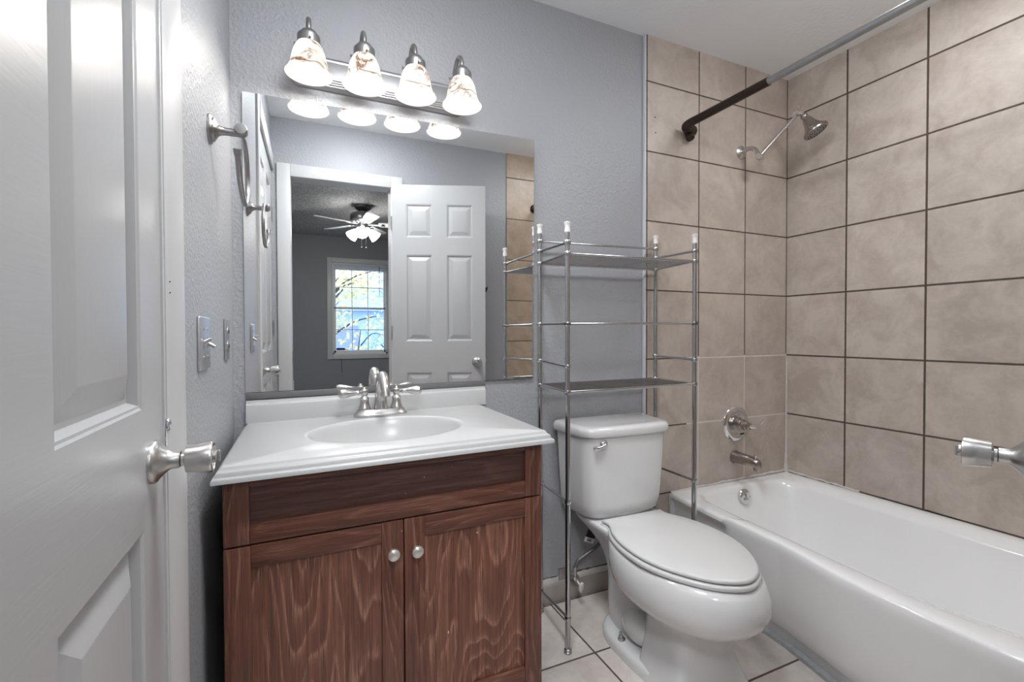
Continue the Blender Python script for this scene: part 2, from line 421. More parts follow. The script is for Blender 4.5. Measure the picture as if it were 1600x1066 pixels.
# pale strip where the paint meets the tile edge, and the anchor holes left in the tile
bm = nb(); box(bm, (XE-.007, -.001, .10), (XE-.0005, YB, H-.001), .001); struct('trim_5', bm, simple('edge_paint', (.60,.62,.66,1), .4))
def holes(name, pts, out):
    for p in pts:
        bm = nb(); lathe(bm, [(.0032,0),(.0032,.0012)], p, out, 12)
        tag(obj('anchor_hole', bm, 'dark_slot'), *name[len(ANCH) % len(name)]); ANCH.append(p)
ANCH = []

# ---------------------------------------------------------------- doors, casings, knobs
def door_knob(door, x, z, name='door_knob', face=0.0, sign=-1, s=1.0):
    """knob on the face y=face of a door in its local frame, sticking out along sign*y"""
    k = nb(); ax = (0, sign, 0); o = (x, face, z)
    lathe(k, [(.0325*s,0),(.0325*s,.004*s),(.031*s,.007*s),(.026*s,.010*s),(.0165*s,.019*s),(.0135*s,.024*s),(.013*s,.036*s)], o, ax, 36)
    kn = obj('door_knob', k, 'satin_nickel', door, local=True)
    k = nb(); lathe(k, [(.0105*s,.035*s),(.0105*s,.041*s),(.016*s,.0425*s),(.0215*s,.044*s),(.0228*s,.058*s),(.0248*s,.076*s),(.0242*s,.0785*s),(.0205*s,.0795*s),(.0195*s,.0775*s)], o, ax, 36)
    obj('grip', k, 'brushed_nickel', kn, local=True)
    k = nb(); lathe(k, [(.010*s,.0765*s),(.010*s,.083*s),(.0085*s,.0845*s)], o, ax, 20)
    box(k, (x-.002*s, face+sign*.087*s, z-.009*s), (x+.002*s, face+sign*.083*s, z+.009*s), .0006) if sign > 0 else box(k, (x-.002*s, face-.088*s, z-.009*s), (x+.002*s, face-.083*s, z+.009*s), .0006)
    obj('turn_button', k, 'satin_nickel', kn, local=True)
    k = nb(); lathe(k, [(.0105*s,.0358*s),(.0112*s,.0365*s),(.0105*s,.0372*s)], o, ax, 24); obj('shadow_ring', k, 'dark_slot', kn, local=True)
    return kn
def panel_door(door, w, h, t, panels, bev=.045, dep=.009):
    """slab x 0..w, front face y=0 (faces -y), back y=t, with raised panels on the front"""
    xs = sorted({0, w, *[p[0] for p in panels], *[p[1] for p in panels]})
    zs = sorted({.008, h, *[p[2] for p in panels], *[p[3] for p in panels]})
    bm = nb()
    for x0, x1 in zip(xs, xs[1:]):
        for z0, z1 in zip(zs, zs[1:]):
            if any(abs(p[0]-x0) < 1e-6 and abs(p[1]-x1) < 1e-6 and abs(p[2]-z0) < 1e-6 and abs(p[3]-z1) < 1e-6 for p in panels): continue
            vs = [bm.verts.new(v) for v in ((x0,0,z0),(x1,0,z0),(x1,0,z1),(x0,0,z1))]; bm.faces.new(vs)
    for a, c in (((0,0,.008),(0,t,h)), ((w,0,.008),(w,t,h))):
        bm.faces.new([bm.verts.new(v) for v in ((a[0],0,.008),(a[0],t,.008),(a[0],t,h),(a[0],0,h))])
    for zz in (.008, h): bm.faces.new([bm.verts.new(v) for v in ((0,0,zz),(w,0,zz),(w,t,zz),(0,t,zz))])
    bm.faces.new([bm.verts.new(v) for v in ((0,t,.008),(w,t,.008),(w,t,h),(0,t,h))])
    obj('slab', bm, 'white_door', door, local=True, ang=25)
    for x0, x1, z0, z1 in panels:
        bm = nb(); R = lambda i, y: [(x0+i,y,z0+i),(x1-i,y,z0+i),(x1-i,y,z1-i),(x0+i,y,z1-i)]
        loft(bm, [R(0,0), R(.003,.002), R(.006,.0025), R(.011,dep), R(.017,dep), R(bev,.0015), R(bev+.003,.001)], False, True)
        obj('panel', bm, 'white_door_panel', door, local=True, ang=12)
# door_1: the closed white door in the left wall
d1 = sthing('door_1', (0, -1.552, 0), PI/2)
DW = -.794+1.552
pL = (.10, .335); pR = (DW-.10-.237, DW-.098)
panel_door(d1, DW, 2.085, .035, [(*pL,1.78,1.98),(*pR,1.78,1.98),(*pL,1.004,1.67),(*pR,1.004,1.67),(*pL,.18,.842),(*pR,.18,.842)], .048, .0135)
door_knob(d1, DW-.054, .924, s=.93)
for z in (.25, 1.13, 1.83):
    bm = nb(); lathe(bm, [(.006,-.045),(.006,.045)], (-.001,-.004,z), (0,0,1), 12); box(bm, (0,-.0015,z-.045), (.03,.0005,z+.045))
    for q in (-.027,-.009,.009,.027): lathe(bm, [(.0068,-.001),(.0068,.001)], (-.001,-.004,z+q), (0,0,1), 12)
    obj('hinge', bm, 'dull_steel', d1, local=True)
# casing of door_1
def casing_prof(w, t=.016): return [(0,0),(0,w),(t*.55,w),(t*.8,w-.006),(t,w-.02),(t,.022),(t*.75,.012),(t*.7,.004),(t*.45,0)]
t1 = sthing('trim_6', (0, -.75, 0))
bm = nb()
y0 = -.786
prof = [(0,.0),(.0045,.0),(.006,.006),(.008,.012),(.0105,.020),(.0135,.034),(.015,.052),(.0155,.070),(.0135,.078),(.010,.0815),(0,.0815)]
loft(bm, [[(a, y0+s, z) for a, s in prof] for z in (0, 2.18)], True, True)
obj('side_casing', bm, 'white_trim', t1)
bm = nb(); box(bm, (0, -1.549, 2.094), (.015, y0+.002, 2.18), .003); obj('head_casing', bm, 'white_trim', t1)
bm = nb(); box(bm, (-.001, y0-.008, 0), (.003, y0+.002, 2.10)); obj('jamb', bm, 'white_trim', t1)
bm = nb(); box(bm, (.001, y0-.0075, .925), (.0045, y0+.010, .975), .0015); sphere(bm, (.0055, y0+.002, .965), .0075, 12, (.5,1,1.3)); obj('strike_plate', bm, 'chrome', t1)
for zz in (1.185, 1.168, .915):
    bm = nb(); sphere(bm, (.0078, y0+.0105, zz), .0012, 8); obj('nail_head', bm, 'dark_slot', t1)
# doorway casing on the wall behind the camera
t2 = sthing('trim_7', (.41, YD, 0))
cw = .0755
bm = nb(); box(bm, (OX0-cw, YD, 0), (OX0, YD+.014, OH+cw), .003); obj('side_casing', bm, 'white_trim', t2)
bm = nb(); box(bm, (OX1, YD, 0), (OX1+cw, YD+.014, OH+cw), .003); obj('side_casing', bm, 'white_trim', t2)
bm = nb(); box(bm, (OX0, YD, OH), (OX1, YD+.014, OH+cw), .003); obj('head_casing', bm, 'white_trim', t2)
bm = nb(); box(bm, (OX0-.02, YD-.112, 0), (OX0+.0015, YD+.004, OH)); obj('jamb', bm, 'white_trim', t2)
bm = nb(); box(bm, (OX1-.0015, YD-.112, 0), (OX1+.02, YD+.004, OH)); obj('jamb', bm, 'white_trim', t2)
bm = nb(); box(bm, (OX0, YD-.112, OH-.0015), (OX1, YD+.004, OH+.02)); obj('jamb', bm, 'white_trim', t2)
bm = nb(); box(bm, (OX0+.001, YD-.045, .915), (OX0+.004, YD-.012, .985), .001); obj('strike_plate', bm, 'dull_steel', t2)
# door_2: the bathroom door, swung open, seen in the mirror
FE = Vector((1.2912+.006, -1.300, 0)); HE = Vector((.716, -1.508, 0))
dd = HE-FE; w2 = dd.length
d2 = sthing('door_2', FE, math.atan2(dd.y, dd.x))
a, c_ = (.085, w2/2-.05), (w2/2+.045, w2-.09)
panel_door(d2, w2, 2.082, .035, [(*a,1.735,1.955),(*c_,1.735,1.955),(*a,1.045,1.62),(*c_,1.045,1.62),(*a,.2,.835),(*c_,.2,.835)], .04, .009)
door_knob(d2, .058, .902)
bm = nb(); box(bm, (-.0008, .006, .885), (.0005, .029, .945)); box(bm, (-.008, .012, .905), (0, .023, .925), .002); obj('latch_plate', bm, 'satin_nickel', d2, local=True)
for z in (.25, 1.1, 1.83):
    bm = nb(); lathe(bm, [(.006,-.045),(.006,.045)], (w2+.004,.008,z), (0,0,1), 12); obj('hinge', bm, 'dull_steel', d2, local=True)

# ---------------------------------------------------------------- bedroom window and what is outside it
wn = sthing('window_1', ((WX0+WX1)/2, YF, WZ0))
bm = nb(); c = .066
box(bm, (WX0-c, YF, WZ0-c), (WX0, YF+.02, WZ1+c), .003); box(bm, (WX1, YF, WZ0-c), (WX1+c, YF+.02, WZ1+c), .003)
box(bm, (WX0, YF, WZ1), (WX1, YF+.02, WZ1+c), .003); box(bm, (WX0, YF, WZ0-c), (WX1, YF+.02, WZ0), .003); obj('casing', bm, 'white_trim', wn)
bm = nb(); e = .022
for lo, hi in (((WX0,YF-.1,WZ0),(WX0+e,YF,WZ1)), ((WX1-e,YF-.1,WZ0),(WX1,YF,WZ1)), ((WX0,YF-.1,WZ0),(WX1,YF,WZ0+e)), ((WX0,YF-.1,WZ1-e),(WX1,YF,WZ1))): box(bm, lo, hi)
obj('frame', bm, 'vinyl_white', wn)
MZ = 1.43
def sash(z0, z1, y):
    bm = nb(); s = .026; x0, x1 = WX0+e, WX1-e
    for lo, hi in (((x0,y-.012,z0),(x0+s,y+.012,z1)), ((x1-s,y-.012,z0),(x1,y+.012,z1)), ((x0,y-.012,z0),(x1,y+.012,z0+s+.006)), ((x0,y-.012,z1-s),(x1,y+.012,z1))): box(bm, lo, hi, .002)
    so = obj('sash', bm, 'vinyl_white', wn)
    bm = nb()
    for k in (1, 2):
        xx = x0+s+(x1-x0-2*s)*k/3; box(bm, (xx-.005,y-.004,z0+s), (xx+.005,y+.004,z1-s))
    zz = (z0+z1)/2; box(bm, (x0+s,y-.004,zz-.005), (x1-s,y+.004,zz+.005)); obj('muntin', bm, 'vinyl_white', so)
    bm = nb(); box(bm, (x0+s-.004,y-.002,z0+s), (x1-s+.004,y+.002,z1-s+.002)); obj('pane', bm, 'window_glass', so, smooth=False)
sash(MZ-.015, WZ1-e, YF-.060); sash(WZ0+e, MZ+.015, YF-.034)
bl = thing('window_blind', 'raised white window blind gathered under the window head', 'blind', (.85, YF-.02, 1.95))
bm = nb(); box(bm, (WX0+.012, YF-.02, WZ1-.034), (WX1-.012, YF+.018, WZ1-.002), .003); obj('head_rail', bm, 'vinyl_white', bl)
bm = nb()
for k in range(9): box(bm, (WX0+.016, YF-.019, WZ1-.042-k*.007), (WX1-.016, YF+.012, WZ1-.0385-k*.007))
obj('slat_stack', bm, 'vinyl_white', bl)
bm = nb(); tube(bm, [(1.115,YF+.013,WZ1-.03), (1.113,YF+.014,1.75), (1.115,YF+.014,1.60)], .004, 8); obj('tilt_wand', bm, 'dark_slot', bl)
bm = nb(); tube(bm, [(.595,YF+.022,.72), (.595,YF+.021,.62), (.597,YF+.022,.52)], .003, 6); tag(obj('blind_cord', bm, 'dark_slot'), 'thin dark cord hanging below the bedroom window', 'cord')
bm = nb(); box(bm, (WX0+.052,YF-.0318,.836), (WX0+.165,YF-.0308,.868)); tag(obj('window_sticker', bm, 'sticker_blue'), 'small dark blue sticker in the lower corner of the window pane', 'sticker')

bm = nb(); box(bm, (-14,-30,-1.25), (14,YF-.5,-1.2)); struct('ground_outside', bm, 'lawn')
hs = thing('neighbour_house', 'house with painted blue daylight tint beyond the bedroom window, behind the yellow tree', 'house', (1.6,-19.5,-1.2))
bm = nb(); box(bm, (-1.5,-21.5,-1.2), (6.5,-18,1.9)); obj('wall', bm, 'siding_blue_cast', hs)
bm = nb(); loft(bm, [[(-1.8,-21.8,1.9),(-1.8,-17.7,1.9),(-1.8,-19.7,3.0)], [(6.8,-21.8,1.9),(6.8,-17.7,1.9),(6.8,-19.7,3.0)]], True, True); obj('roof', bm, 'roof_blue_cast', hs)
bm = nb(); box(bm, (1.1,-18.02,.3), (1.9,-17.96,1.3)); obj('window', bm, simple('house_window', (.30,.36,.66,1), .3), hs)
bm = nb(); box(bm, (2.7,-18.02,-.9), (3.5,-17.96,1.2)); obj('door', bm, simple('house_door', (.45,.6,.85,1), .4), hs)
def tree(name, label, base, h, spread, nleaf, mat, seed, trunk=.09):
    rnd = random.Random(seed); t = thing(name, label, 'tree', base, 0, None)
    bx, by, bz = base; bm = nb(); tips = []
    tube(bm, catmull([(bx,by,bz), (bx+.1,by,bz+h*.35), (bx-.05,by+.1,bz+h*.7), (bx,by,bz+h*.95)], 6), [trunk, trunk*.75, trunk*.4, trunk*.15], 8)
    for k in range(13):
        z = bz+h*rnd.uniform(.3,.9); a = rnd.uniform(0, 2*PI); L = spread*rnd.uniform(.5,1.0)
        p0 = Vector((bx,by,z)); p2 = p0+Vector((math.cos(a)*L, math.sin(a)*L, L*rnd.uniform(.2,.8)))
        tube(bm, catmull([p0, p0.lerp(p2,.5)+Vector((0,0,.12)), p2], 4), [trunk*.35, trunk*.1], 5)
        tips += [p0.lerp(p2, q) for q in (.4,.6,.8,1.0)]
    obj('branches', bm, 'bark', t)
    bm = nb()
    for k in range(nleaf):
        c = rnd.choice(tips)+Vector((rnd.gauss(0,.28), rnd.gauss(0,.28), rnd.gauss(0,.24)))
        s = rnd.uniform(.04,.085); a = Vector((rnd.gauss(0,1),rnd.gauss(0,1),rnd.gauss(0,1))).normalized(); b2 = a.orthogonal().normalized()
        c2 = a.cross(b2)*.25*s
        bm.faces.new([bm.verts.new(v) for v in (c-a*s, c+b2*s*.55+c2, c+a*s, c-b2*s*.55+c2)])
    f = obj('foliage', bm, mat, t, smooth=False); f['kind'] = 'stuff'
    return t
tree('yellow_tree', 'tree with yellow leaves outside the bedroom window', (.55,-9.9,-1.2), 4.4, 1.2, 900, 'leaf_yellow', 3)
tree('pale_tree', 'tree with painted blue daylight tint behind the yellow one outside the window', (2.5,-13.4,-1.2), 5.0, 1.5, 1700, 'leaf_blue_cast', 5)
tree('yellow_bush', 'low yellow bush beneath the trees outside the window', (1.05,-7.5,-1.2), 2.45, .6, 380, 'leaf_yellow', 9, .04)

# ---------------------------------------------------------------- bedroom ceiling fan
FX, FY = .722, -3.5
fan = thing('ceiling_fan', 'ceiling fan with pale blades and lit glass shades in the bedroom', 'fan', (FX, FY, H))
bm = nb(); lathe(bm, [(.085,0),(.085,-.02),(.06,-.045),(.035,-.055),(.035,-.075)], (FX,FY,H), (0,0,1), 28); obj('canopy', bm, 'fan_metal', fan)
bm = nb(); lathe(bm, [(.05,-.07),(.115,-.082),(.128,-.10),(.128,-.15),(.118,-.168),(.09,-.18),(.06,-.19)], (FX,FY,H), (0,0,1), 36); obj('motor', bm, 'fan_metal', fan)
for k in range(5):
    a = math.radians(12+72*k); M = Matrix.Translation((FX,FY,H-.19)) @ Matrix.Rotation(a,4,'Z') @ Matrix.Rotation(math.radians(11),4,'X')
    t = nb(); out = [(.16,-.04),(.30,-.058),(.46,-.066),(.50,-.055),(.515,-.02),(.515,.02),(.50,.055),(.46,.066),(.30,.058),(.16,.04)]
    loft(t, [[(x,y,z) for x, y in out] for z in (-.004,.004)], True, True); bm = nb(); merge(bm, t, M); bo = obj('blade', bm, 'fan_blade', fan)
    t = nb(); box(t, (.06,-.014,-.008), (.22,.014,-.004), .002); box(t, (.16,-.03,-.008), (.22,.03,-.004), .002); bm = nb(); merge(bm, t, M); obj('blade_iron', bm, 'fan_metal', bo)
bm = nb(); lathe(bm, [(.055,-.188),(.055,-.225),(.035,-.25),(.02,-.26)], (FX,FY,H), (0,0,1), 24); obj('light_hub', bm, 'fan_metal', fan)
for k in range(3):
    a = math.radians(100+120*k); d = Vector((math.cos(a), math.sin(a), -.75)).normalized(); p = Vector((FX,FY,H-.235))+Vector((math.cos(a),math.sin(a),0))*.05
    bm = nb(); lathe(bm, [(.02,-.01),(.022,.025),(.035,.045),(.055,.10),(.062,.125)], p, d, 24, True, False); sh = obj('glass_shade', bm, 'fan_shade_glow', fan)
    bm = nb(); sphere(bm, p+d*.085, .022, 12); obj('bulb', bm, 'fan_glow', sh)
for dx in (-.015, .03):
    bm = nb(); tube(bm, [(FX+dx,FY+.01,H-.25), (FX+dx,FY+.01,H-.43)], .0025, 6); sphere(bm, (FX+dx,FY+.01,H-.437), .009, 8); obj('pull_chain', bm, 'fan_metal', fan)
# white stepped post just inside the bedroom, beside the doorway
nw = thing('newel_post', 'short white stepped post just inside the bedroom doorway', 'post', (.06,-2.0,0))
bm = nb(); box(bm, (-.02,-2.04,0), (.074,-1.96,.79), .003); obj('post', bm, 'white_trim', nw)
bm = nb(); box(bm, (-.04,-2.05,0), (.098,-1.95,.755), .004); obj('sleeve', bm, 'white_trim', nw)

# ---------------------------------------------------------------- mirror
EPS, TZ, M0 = .010, -.004, Vector((.53, .004, 1.4))
nrm = Vector((-EPS, -1, TZ)).normalized()
def on_mirror(x, z, off=0):
    y = M0.y + (-EPS*(x-M0.x) + TZ*(z-M0.z)); return Vector((x, y, z)) + nrm*off
mi = thing('wall_mirror', 'large frameless wall mirror above the white vanity top', 'mirror', (.53, .012, .925))
cor = [(.0321,.9216), (1.0307,.9286), (1.0338,1.8644), (.0321,1.8517)]
bm = nb(); loft(bm, [[on_mirror(x,z,-.004) for x,z in cor], [on_mirror(x,z,-.0005) for x,z in cor]], True, True); obj('backing', bm, 'mirror_edge', mi, smooth=False)
bm = nb(); bm.faces.new([bm.verts.new(on_mirror(x,z)) for x,z in cor]); obj('glass', bm, 'mirror_silver', mi, smooth=False)
bm = nb(); box(bm, (.034, .002, .9005), (.826, YB-.001, .9195), .001)  # dark strip put in for the shaded wall below the mirror
for v in bm.verts: v.co.z += .0125*(v.co.x-.034)*.7
obj('shadow_strip', bm, simple('shadow_grey', (.14,.14,.145,1), .5), mi)

# ---------------------------------------------------------------- vanity cabinet
VX0, VX1, VY = .0395, .789, -.5237
def shear(bm):
    for v in bm.verts: v.co.z += .012*(v.co.x-VX0)*v.co.z/.8
    return bm
va = thing('vanity_cabinet', 'worn dark brown wooden vanity cabinet with two doors under the sink', 'cabinet', (.414, -.27, 0))
bm = nb(); y0_, y1_ = VY+.0205, YB-.004
box(bm, (VX0+.002, y0_, .09), (VX0+.018, y1_, .792), .001); box(bm, (VX1-.018, y0_, .09), (VX1-.002, y1_, .792), .001)
box(bm, (VX0+.018, y1_-.012, .09), (VX1-.018, y1_, .792)); box(bm, (VX0+.018, y0_, .09), (VX1-.018, y1_-.012, .106))
box(bm, (VX0+.018, y0_, .640), (VX1-.018, y0_+.018, .672)); box(bm, (.402, y0_, .106), (.427, y0_+.018, .640))
box(bm, (VX0+.02, VY+.08, 0), (VX1-.02, YB-.01, .09)); obj('body', shear(bm), simple('carcass_wood', (.030,.011,.008,1), .4), va)
def framed(x0, x1, z0, z1, st, rail_b, rail_t, pname, parent):
    y0, y1 = VY, VY+.019
    root = None
    bm = nb(); box(bm, (x0+st-.004, VY+.009, z0+rail_b-.004), (x1-st+.004, VY+.017, z1-rail_t+.004)); root = obj(pname, shear(bm), 'wood_panel' if z1-z0 > .3 else 'wood_false_front', parent)
    for a, b2 in ((x0, x0+st), (x1-st, x1)):
        bm = nb(); box(bm, (a, y0, z0), (b2, y1, z1), .0018, 2); obj('stile', shear(bm), 'wood_vertical', root)
    for a, b2 in ((z0, z0+rail_b), (z1-rail_t, z1)):
        bm = nb(); box(bm, (x0+st, y0+.0004, a), (x1-st, y1, b2), .0015, 2); obj('rail', shear(bm), 'wood_horizontal', root)
    return root
framed(VX0, VX1, .6555, .792, .049, .042, .014, 'false_front', va)
dl = framed(VX0, .4130, .105, .6515, .051, .055, .048, 'door', va)
dr = framed(.4158, VX1, .105, .6515, .050, .090, .049, 'door', va)
for d, x, z in ((dl, .3862, .581), (dr, .4425, .5775)):
    bm = nb(); lathe(bm, [(.0055,0),(.005,.010),(.0075,.013),(.0125,.017),(.0145,.022),(.0135,.027),(.009,.0305),(.003,.0315)], (x, VY, z), (0,-1,0), 24); obj('knob', shear(bm), 'knob_pewter', d)

# ---------------------------------------------------------------- vanity top with moulded basin
def polar(poly, cx, cy, angs):
    out = []
    n = len(poly)
    for a in angs:
        dx, dy = math.cos(a), math.sin(a); best = None
        for i in range(n):
            x0, y0 = poly[i][0]-cx, poly[i][1]-cy; x1, y1 = poly[(i+1)%n][0]-cx, poly[(i+1)%n][1]-cy
            ex, ey = x1-x0, y1-y0; den = dx*ey-dy*ex
            if abs(den) < 1e-12: continue
            t = (x0*ey-y0*ex)/den; s = (x0*dy-y0*dx)/den
            if t > 0 and -1e-9 <= s <= 1+1e-9 and (best is None or t > best): best = t
        out.append((cx+dx*best, cy+dy*best))
    return out
ZT = .8285
def tilt(bm):
    for v in bm.verts: v.co.z += .0125*(v.co.x-.04)
    return bm
vt = thing('bathroom_sink', 'white cultured marble vanity top with moulded oval basin', 'sink', (.414,-.27,.797))
BCX, BCY, BA, BB = .418, -.285, .212, .172
tx0, tx1, ty0, ty1 = .0395, .798, -.527, YB-.001
corners = [(tx0,ty0),(tx1,ty0),(tx1,ty1),(tx0,ty1)]
angs = sorted([2*PI*i/120 for i in range(120)] + [math.atan2(y-BCY, x-BCX) % (2*PI) for x, y in corners])
rect = polar(corners, BCX, BCY, angs)
def ell(s, z, dy=0): return [(BCX+BA*s*math.cos(a), BCY+dy+BB*s*math.sin(a), z) for a in angs]
rings = [[(x,y,ZT) for x,y in rect]]
for s, z in ((1.07,ZT),(1.045,ZT+.0012),(1.02,ZT+.0008),(1.0,ZT-.002),(.975,ZT-.009),(.94,ZT-.024),(.88,ZT-.048),(.79,ZT-.074),(.66,ZT-.096),(.5,ZT-.110),(.3,ZT-.118),(.11,ZT-.121)): rings.append(ell(s, z, .03*(1-s)))
bm = nb(); loft(bm, rings, False, False)
def exp(d, z): return [(x + (d if abs(x-tx1)<1e-6 else -d*.9 if abs(x-tx0)<1e-6 else 0), y - (d if abs(y-ty0)<1e-6 else 0), z) for x, y in rect]
loft(bm, [exp(0,ZT), exp(.002,ZT-.0015), exp(.0035,ZT-.005), exp(.006,ZT-.0085), exp(.0095,ZT-.0095), exp(.0115,ZT-.012), exp(.0122,ZT-.0165), exp(.0135,ZT-.0200), exp(.0175,ZT-.0212), exp(.0195,ZT-.0235), exp(.0195,ZT-.032), exp(.012,ZT-.033), exp(-.02,ZT-.033)], False, False)
obj('counter', tilt(bm), 'cultured_marble', vt, ang=50)
bm = nb(); lathe(bm, [(.0255,ZT-.1215),(.024,ZT-.1195),(.019,ZT-.119),(.017,ZT-.122),(.002,ZT-.1225)], (BCX,BCY+.0267,0), (0,0,1), 28); obj('drain', tilt(bm), 'brushed_nickel', vt)
bm = nb()
bs = [(0,0),(.020,0),(.020,.052),(.0185,.056),(.0125,.058),(.0105,.061),(.0095,.068),(.007,.0705),(0,.0705)]
extrude_profile(bm, bs, (.034,YB-.001,ZT-.001), (.8255,YB-.001,ZT-.001)); obj('backsplash', tilt(bm), 'cultured_marble', vt, ang=50)

# ---------------------------------------------------------------- faucet
FZ = ZT + .0125*(.432-.04) + .0004
fx, fy = .432, -.052
fa = thing('faucet', 'brushed nickel two handle faucet on the white vanity top', 'faucet', (fx, fy, FZ))
bm = nb()
def stad(hw, hd, z, n=48):
    out = []
    for i in range(n):
        a = 2*PI*i/n; c, s = math.cos(a), math.sin(a)
        out.append((fx+hw*math.copysign(abs(c)**.6, c), fy+hd*math.copysign(abs(s)**.75, s), FZ+z))
    return out
loft(bm, [stad(.086,.030,0), stad(.087,.031,.003), stad(.086,.030,.007), stad(.080,.026,.012), stad(.078,.0245,.018), stad(.0765,.0235,.021), stad(.073,.020,.022)], True, True); obj('base_plate', bm, 'brushed_nickel', fa)
bm = nb(); path = catmull([(fx,fy,FZ+.018),(fx,fy-.001,FZ+.050),(fx,fy-.004,FZ+.085),(fx,fy-.016,FZ+.115),(fx,fy-.040,FZ+.131),(fx,fy-.070,FZ+.122),(fx,fy-.092,FZ+.100),(fx,fy-.099,FZ+.082)], 6)
tube(bm, path, [.0235,.0195,.0190,.0188,.0172,.0155,.0145,.0140], 24, True, 1.0); obj('spout', bm, 'brushed_nickel', fa)
bm = nb(); lathe(bm, [(.0145,0),(.0145,.010),(.010,.011)], (fx,fy-.0985,FZ+.083), (0,-.25,-1), 20); obj('aerator', bm, 'satin_nickel', fa)
bm = nb(); lathe(bm, [(.0035,.0),(.0035,.055),(.006,.057),(.0065,.064),(.003,.068)], (fx,fy+.021,FZ+.02), (0,0,1), 12); obj('lift_rod', bm, 'brushed_nickel', fa)
for sgn in (-1, 1):
    hx = fx+sgn*.052; bm = nb()
    lathe(bm, [(.0205,.018),(.021,.023),(.0185,.030),(.0150,.042),(.0138,.053),(.0148,.057),(.0115,.062),(.008,.066),(.0105,.070),(.0132,.077),(.012,.084),(.007,.088),(.0065,.091),(.004,.094)], (hx,fy,FZ), (0,0,1), 28)
    ho = obj('handle', bm, 'brushed_nickel', fa)
    bm = nb(); p0 = Vector((hx+sgn*.010,fy,FZ+.078)); p1 = Vector((hx+sgn*.083,fy-.018,FZ+.077))
    tube(bm, [p0.lerp(p1,q) for q in (0,.08,.13,.2,.35,.55,.75,.9,.97,1)], [.0055,.006,.0085,.006,.0085,.0125,.0150,.0140,.009,.002], 16); obj('lever', bm, 'brushed_nickel', ho)

# ---------------------------------------------------------------- vanity light
PXL = .46
vl = thing('vanity_light', 'four shade vanity light bar with lit marbled glass above the mirror', 'lamp', (.46, YB, 1.96))
bm = nb()
pp = [(0,.055),(.006,.055),(.014,.047),(.016,.044),(.016,.0375),(.020,.0355),(.022,.032),(.022,-.022),(.019,-.0245),(.019,-.0285),(.0165,-.0305),(.0165,-.0345),(.0135,-.037),(.0135,-.041),(.0105,-.044),(.006,-.052),(0,-.055)]
PX0, PX1, PZ = .168, .742, 1.957
def endring(x, k): return [(x, YB-a*k, PZ+h*(.6+.4*k)) for a, h in pp]
loft(bm, [endring(PX0,.15), endring(PX0+.006,.6), endring(PX0+.014,.9), endring(PX0+.024,1), endring(PX1-.024,1), endring(PX1-.014,.9), endring(PX1-.006,.6), endring(PX1,.15)], True, True); obj('back_plate', bm, 'plate_pewter', vl, ang=30)
LX = [.2206,.3805,.5410,.7005]; LY = -.115
for x in LX:
    bm = nb(); tube(bm, catmull([(x,-.004,1.975),(x,-.018,2.000),(x,-.035,2.036),(x,-.062,2.062),(x,-.092,2.060),(x,-.112,2.036),(x,LY,2.008)], 6), .0075, 12); lathe(bm, [(.016,-.004),(.015,.006),(.010,.012)], (x,-.006,1.975), (0,-1,.3), 18); ar = obj('arm', bm, 'pewter', vl)
    bm = nb(); lathe(bm, [(.009,.038),(.013,.034),(.020,.030),(.026,.022),(.0275,.018),(.0315,.016),(.0325,.012),(.0325,-.008),(.030,-.009)], (x,LY,1.980), (0,0,1), 32)
    for a in (.6, 2.7, 4.8): lathe(bm, [(.0028,.028),(.0028,.040),(.0045,.040),(.0045,.044)], (x,LY,1.977), (math.cos(a),math.sin(a),0), 8)
    obj('shade_fitter', bm, 'pewter', ar)
    bm = nb(); pr = [(.0285,1.985),(.031,1.974),(.0385,1.962),(.0445,1.948),(.0485,1.932),(.0520,1.914),(.0565,1.900),(.0625,1.889),(.0675,1.883)]
    inn = [(r-.003, z) for r, z in pr]
    lathe(bm, pr+[(.0675,1.8825),(.0655,1.8815)]+list(reversed(inn)), (x,LY,0), (0,0,1), 40, False, False); gs = obj('glass_shade', bm, 'lit_shade', ar); gs.data.materials.append(MATS['shade_inside'])
    wx = Vector((x, LY)) - Vector((PXL, YB))
    for f in gs.data.polygons:
        c = Vector((f.center.x, f.center.y)) - wx
        if f.normal.x*c.x + f.normal.y*c.y < 0: f.material_index = 1
    bm = nb(); lathe(bm, [(.012,1.962),(.013,1.945),(.022,1.928),(.028,1.912),(.0285,1.899),(.024,1.886),(.014,1.877),(.004,1.875)], (x,LY,0), (0,0,1), 24); obj('bulb', bm, 'bulb_glow', ar)

# ---------------------------------------------------------------- added fill lamps on the ceilings, unseen, there only to brighten the room
def fill_lamp(x, y, r, glow, label):
    t = thing('fill_lamp', label, 'lamp', (x, y, H))
    bm = nb(); lathe(bm, [(r,0),(r,-.018),(r*.95,-.022)], (x,y,H), (0,0,1), 40); obj('rim', bm, 'white_trim', t)
    bm = nb(); lathe(bm, [(r*.93,-.020),(r*.88,-.036),(r*.7,-.052),(r*.4,-.062),(r*.05,-.064)], (x,y,H), (0,0,1), 40); obj('diffuser', bm, glow, t)
CLX, CLY = .50, -.93
fill_lamp(CLX, CLY, .20, 'fill_glow', 'added unseen fill lamp on the ceiling above the vanity side of the bathroom')
fill_lamp(1.95, -.90, .20, 'fill_glow_tub', 'added unseen fill lamp on the ceiling above the bathtub')
fill_lamp(.10, -2.42, .25, 'fill_glow_bedroom', 'added unseen fill lamp on the ceiling in the bedroom just beyond the doorway')

